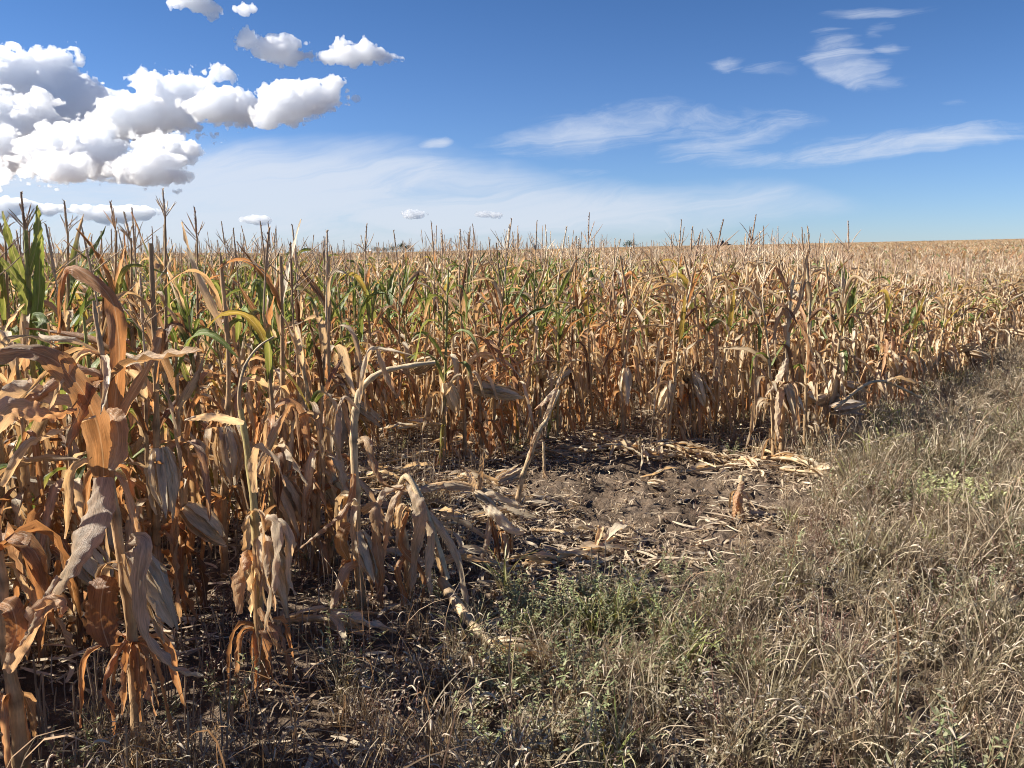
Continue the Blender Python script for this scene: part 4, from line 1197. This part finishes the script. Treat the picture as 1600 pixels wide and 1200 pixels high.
b = far_at(1132, 285.0, 1.15)
h = tag(empty('farm_machine', b), 'small dark farm machine on the crest of the field against the sky', 'farm machine'); h.scale = (.6, .6, .6)
for nm, parts in (('body', [((0, 0, 1.3), (4.4, 2.2, 1.5), .9), ((1.6, 0, 2.1), (1.2, 1.6, .6), .7)]), ('cab', [((-1.3, 0, 2.6), (1.5, 1.7, 1.5), .85)]), ('header', [((-3.1, 0, .6), (.9, 3.6, .6), .8), ((3.2, 0, 1.0), (1.8, 1.2, .5), .9)]), ('exhaust_pipe', [((-2.3, .5, 3.4), (.22, .22, 1.6), 1.0)])):
    g = Geo()
    for c_, d_, tp in parts: box(g, c_, d_, (.10, .055, .05) if nm != 'cab' else (.04, .04, .045), taper=tp)
    link(nm, g.mesh(nm, smooth=False), h)
for x_, r_ in ((-1.5, .95), (1.7, .65)):
    for s_ in (-1, 1):
        g = Geo(); wheel(g, (x_, s_ * 1.15, r_), r_, .5, (.03, .03, .03)); link('wheel', g.mesh('wheel', smooth=False), h)


def far_tree(x, D, H, Wd, lab, seed):
    R.seed(seed); b = far_at(x, D, 0.0); b[2] = max(b[2], 1.5 if D > 500 else b[2])
    o = tag(empty('tree', b), lab, 'tree', 'trees on the horizon'); g = Geo()
    tube(g, np.array(((0, 0, -2), (0, 0, H * .5), (.2, 0, H * .8))), (.3, .2, .05), (.12, .09, .06), 6, 1); link('trunk', g.mesh('trunk'), o)
    g = Geo()
    for i in range(420):
        a_, e_ = R.random() * 6.28, R.uniform(-.6, 1.5); rad = R.random() ** .4 * (1 + .25 * math.sin(a_ * 3 + seed))
        c_ = np.array((math.cos(a_) * math.cos(e_) * Wd * rad, math.sin(a_) * math.cos(e_) * Wd * rad, H * .58 + math.sin(e_) * H * .42 * rad)); az = R.random() * 6.28
        ribbon(g, grow(c_, az, H * .12, R.uniform(-1, 1), R.uniform(-1, 1), .5, .2, 0, 3), (-math.sin(az), math.cos(az), 0), H * .07, .5, 0, 0, pick([(.05, .08, .035), (.07, .09, .04), (.04, .06, .03)]), nw=1, mat=3)
    link('crown', g.mesh('crown'), o)


for i, (x_, H_, W_) in enumerate(((588, 5, 4), (600, 4.4, 3.6), (613, 5.5, 4.5), (627, 7.5, 5), (638, 5.8, 4.2), (984, 6.5, 5.5))):
    far_tree(x_, 560 if x_ > 900 else 620, H_, W_, 'dark rounded tree on the horizon behind the left tassels' if x_ < 900 else 'lone dark tree on the horizon right of centre', 700 + i)
b = far_at(575, 600.0); b[2] = max(b[2], 1.4)
o = tag(empty('farm_shed', b), 'small white farm shed on the horizon left of the dark trees', 'shed'); o.scale = (.55, .55, .45)
g = Geo(); box(g, (0, 0, 1.5), (9, 7, 5), (.75, .74, .70)); link('wall', g.mesh('wall', smooth=False), o)
g = Geo(); g.add([(-5, -4, 4.0), (5, -4, 4.0), (5, 0, 6), (-5, 0, 6), (-5, 4, 4.0), (5, 4, 4.0)], [(0, 1, 2, 3), (3, 2, 5, 4)], (.6, .6, .6), np.zeros((6, 3)), 1); link('roof', g.mesh('roof', smooth=False), o)

# ------------------------------------------------------------------ clouds: cumulus as solid bodies several kilometres off, lit by the sun
def lat3(shape, cell, seed):
    """value noise on a regular grid, cell = voxels per lattice step"""
    r_ = np.random.default_rng(seed); n = [int(s_ / cell) + 3 for s_ in shape]; a_ = r_.random(n).astype(np.float32); off = r_.random(3)
    for ax in range(3):
        t_ = np.arange(shape[ax]) / cell + off[ax]; i = t_.astype(int); f = t_ - i; f = (f * f * (3 - 2 * f)).astype(np.float32)
        sh = [1, 1, 1]; sh[ax] = -1; f = f.reshape(sh); a_ = np.take(a_, i, ax) * (1 - f) + np.take(a_, i + 1, ax) * f
    return a_


def surface_nets(f, vox, org):
    s_ = f > 0; c = np.zeros(tuple(k - 1 for k in f.shape), np.int8)
    corners = [(i, j, k) for i in (0, 1) for j in (0, 1) for k in (0, 1)]
    sl = lambda a_, o_: a_[o_[0]:a_.shape[0] - 1 + o_[0], o_[1]:a_.shape[1] - 1 + o_[1], o_[2]:a_.shape[2] - 1 + o_[2]]
    for o_ in corners: c += sl(s_, o_)
    cell = (c > 0) & (c < 8); idx_ = np.full(cell.shape, -1); pos = np.argwhere(cell); idx_[cell] = np.arange(len(pos))
    acc = np.zeros((len(pos), 3)); cnt = np.zeros(len(pos))
    P = pos.T
    for o_ in corners:
        for ax in range(3):
            if o_[ax]: continue
            q = list(o_); q[ax] = 1
            a_ = f[P[0] + o_[0], P[1] + o_[1], P[2] + o_[2]]; b_ = f[P[0] + q[0], P[1] + q[1], P[2] + q[2]]
            m = (a_ > 0) != (b_ > 0); t_ = np.where(m, a_ / (a_ - b_ + 1e-12), 0)
            v = np.tile(np.array(o_, float), (len(pos), 1)); v[:, ax] += t_
            acc[m] += v[m]; cnt[m] += 1
    V_ = (pos + acc / cnt[:, None]) * vox + org
    F_ = []
    for ax in range(3):
        b1, b2 = (ax + 1) % 3, (ax + 2) % 3
        lo = [slice(1, k - 1) for k in f.shape]; lo[ax] = slice(0, f.shape[ax] - 1); hi = list(lo); hi[ax] = slice(1, f.shape[ax])
        a_, b_ = s_[tuple(lo)], s_[tuple(hi)]
        for flip, m in ((False, a_ & ~b_), (True, ~a_ & b_)):
            e = np.argwhere(m) + np.array([0 if k == ax else 1 for k in range(3)])
            if not len(e): continue
            def cellof(d1, d2):
                w = e.copy(); w[:, b1] -= d1; w[:, b2] -= d2; return idx_[w[:, 0], w[:, 1], w[:, 2]]
            q = np.stack((cellof(1, 1), cellof(0, 1), cellof(0, 0), cellof(1, 0)), 1)
            F_.append(q[:, ::-1] if flip else q)
    return V_, np.concatenate(F_)


def cloud_mat(dens):
    m, t, o = new_mat('cloud')
    v_ = t.nodes.new('ShaderNodeVolumeScatter'); v_.inputs['Color'].default_value = (1, 1, 1, 1)
    v_.inputs['Density'].default_value = dens; v_.inputs['Anisotropy'].default_value = .55
    ab = t.nodes.new('ShaderNodeVolumeAbsorption'); ab.inputs['Color'].default_value = (0, .30, .72, 1); ab.inputs['Density'].default_value = dens * .035
    ad = t.nodes.new('ShaderNodeAddShader'); t.links.new(v_.outputs[0], ad.inputs[0]); t.links.new(ab.outputs[0], ad.inputs[1])
    t.links.new(ad.outputs[0], o.inputs['Volume'])
    return m




def cloud(lab, blobs, D, vox, amp, seed, depth=.5, name='cloud'):
    """blobs: (x, y, rx, ry) ellipses on the photograph, stood at distance D"""
    B = []
    for x_, y_, rx, ry, *q_ in blobs:
        u_, v_ = pix_uv(x_, y_); oy = (q_[0] if q_ else 0) / F * D; D2 = D + oy; B.append((u_ * D2, v_ * D2 + EYE, rx / F * D2, ry / F * D2, oy))
    x0 = min(b_[0] - b_[2] * 1.5 for b_ in B); x1 = max(b_[0] + b_[2] * 1.5 for b_ in B); z0 = min(b_[1] - b_[3] * 1.6 for b_ in B); z1 = max(b_[1] + b_[3] * 1.6 for b_ in B)
    dep = max(min(b_[2], b_[3] * 2) for b_ in B) * depth * 1.7 + max(abs(b_[4]) for b_ in B)
    shp = (int((x1 - x0) / vox) + 2, int(2 * dep / vox) + 2, int((z1 - z0) / vox) + 2)
    X_ = (x0 + np.arange(shp[0]) * vox)[:, None, None].astype(np.float32); Y_ = (-dep + np.arange(shp[1]) * vox)[None, :, None].astype(np.float32); Z_ = (z0 + np.arange(shp[2]) * vox)[None, None].astype(np.float32)
    r_ = np.random.default_rng(seed)
    nz = np.zeros(shp, np.float32); cell = max(7, 22 * (.5 + amp)); a_ = 1.0
    for o_ in range(6):
        if cell < 1.6: break
        l = lat3(shp, cell, seed * 10 + o_); nz += a_ * (np.abs(l * 2 - 1) - .42 if o_ > 0 else (l - .5) * 1.2); cell /= 2.05; a_ *= .69
    f = np.full(shp, -9, np.float32)
    for cx, cz, rx, rz_, oy in B:
        ry = min(rx, rz_ * 2) * depth; cy = r_.uniform(-.3, .3) * ry + oy
        d = np.sqrt(((X_ - cx) / rx) ** 2 + ((Y_ - cy) / ry) ** 2 + ((Z_ - cz) / rz_) ** 2)
        f = np.maximum(f, (1 - d) * (min(rx, rz_) / (vox * 16)) ** .5)
    f += nz * amp
    f[0] = f[-1] = -1; f[:, 0] = f[:, -1] = -1; f[:, :, 0] = f[:, :, -1] = -1
    V_, F_ = surface_nets(f, vox, np.array((x0, -dep, z0)))
    c = np.array(((x0 + x1) / 2, 0, (z0 + z1) / 2)); me = raw_mesh(name, V_ - c, F_, smooth=True); me.materials.append(cloud_mat(.050 * 3600 / D))
    o = tag(link(name, me), lab, 'cloud', kind='thing'); o.location = (c[0], D, c[2])
    return o


CLOUDS = [
    ('large white cumulus bank with grey underside at the upper left', [(150, 190, 120, 34, 30), (230, 180, 90, 40, 20), (60, 220, 100, 34, -20), (340, 160, 60, 24, 10), (10, 120, 70, 44), (70, 108, 50, 30), (115, 150, 60, 36), (20, 185, 80, 38, -60), (235, 130, 50, 30), (200, 180, 60, 34, -50), (290, 145, 55, 30), (325, 165, 50, 26, -40), (348, 116, 22, 15), (385, 168, 56, 24), (430, 170, 34, 16), (262, 222, 62, 32, -110), (110, 238, 100, 42, -130), (205, 268, 80, 32, -170), (95, 268, 80, 34, -200), (-70, 170, 70, 50), (150, 205, 40, 22, -120), (-10, 240, 70, 38, -100)], 3600., 4.5, .9, 1),
    ('small bright cloud cut off by the top border', [(300, -4, 34, 20), (318, 12, 30, 15), (280, -8, 24, 16)], 3600., 4., .75, 2),
    ('tiny round cloud beside the small one at the top', [(386, 16, 22, 11)], 3600., 3.5, .5, 3),
    ('long bright cloud drifting above the right end of the bank', [(386, 60, 28, 18), (425, 76, 42, 22), (452, 92, 28, 14), (475, 88, 34, 11), (515, 90, 42, 13), (560, 86, 46, 18), (592, 92, 30, 10)], 3600., 4., .85, 4),
    ('ragged bright lump of cloud at the right tip of the bank', [(450, 172, 44, 22), (488, 164, 40, 26), (478, 140, 44, 18), (435, 142, 28, 11), (515, 130, 22, 10)], 3300., 4., .85, 14),
    ('tiny wisp of cloud right of the bank', [(556, 154, 9, 6)], 3600., 3., .25, 5),
    ('low far cumulus above the left tassels', [(165, 332, 62, 18), (215, 330, 46, 14), (130, 326, 44, 14)], 9000., 17., .40, 6),
    ('low far cumulus at the left border', [(20, 318, 50, 10), (70, 326, 34, 12), (-20, 330, 50, 14)], 9000., 17., .40, 7),
    ('small flat far cloud low over the field left of centre', [(400, 344, 26, 9)], 9000., 12., .25, 8),
    ('small far cloud low over the field in the middle', [(756, 335, 16, 7), (775, 336, 15, 6)], 9000., 10., .3, 9),
    ('small far cloud behind a tassel low over the field', [(648, 335, 19, 8)], 9000., 10., .3, 10)]
for lab_, bl_, D_, vx_, am_, sd_ in CLOUDS: cloud(lab_, bl_, D_, vx_, am_, sd_)
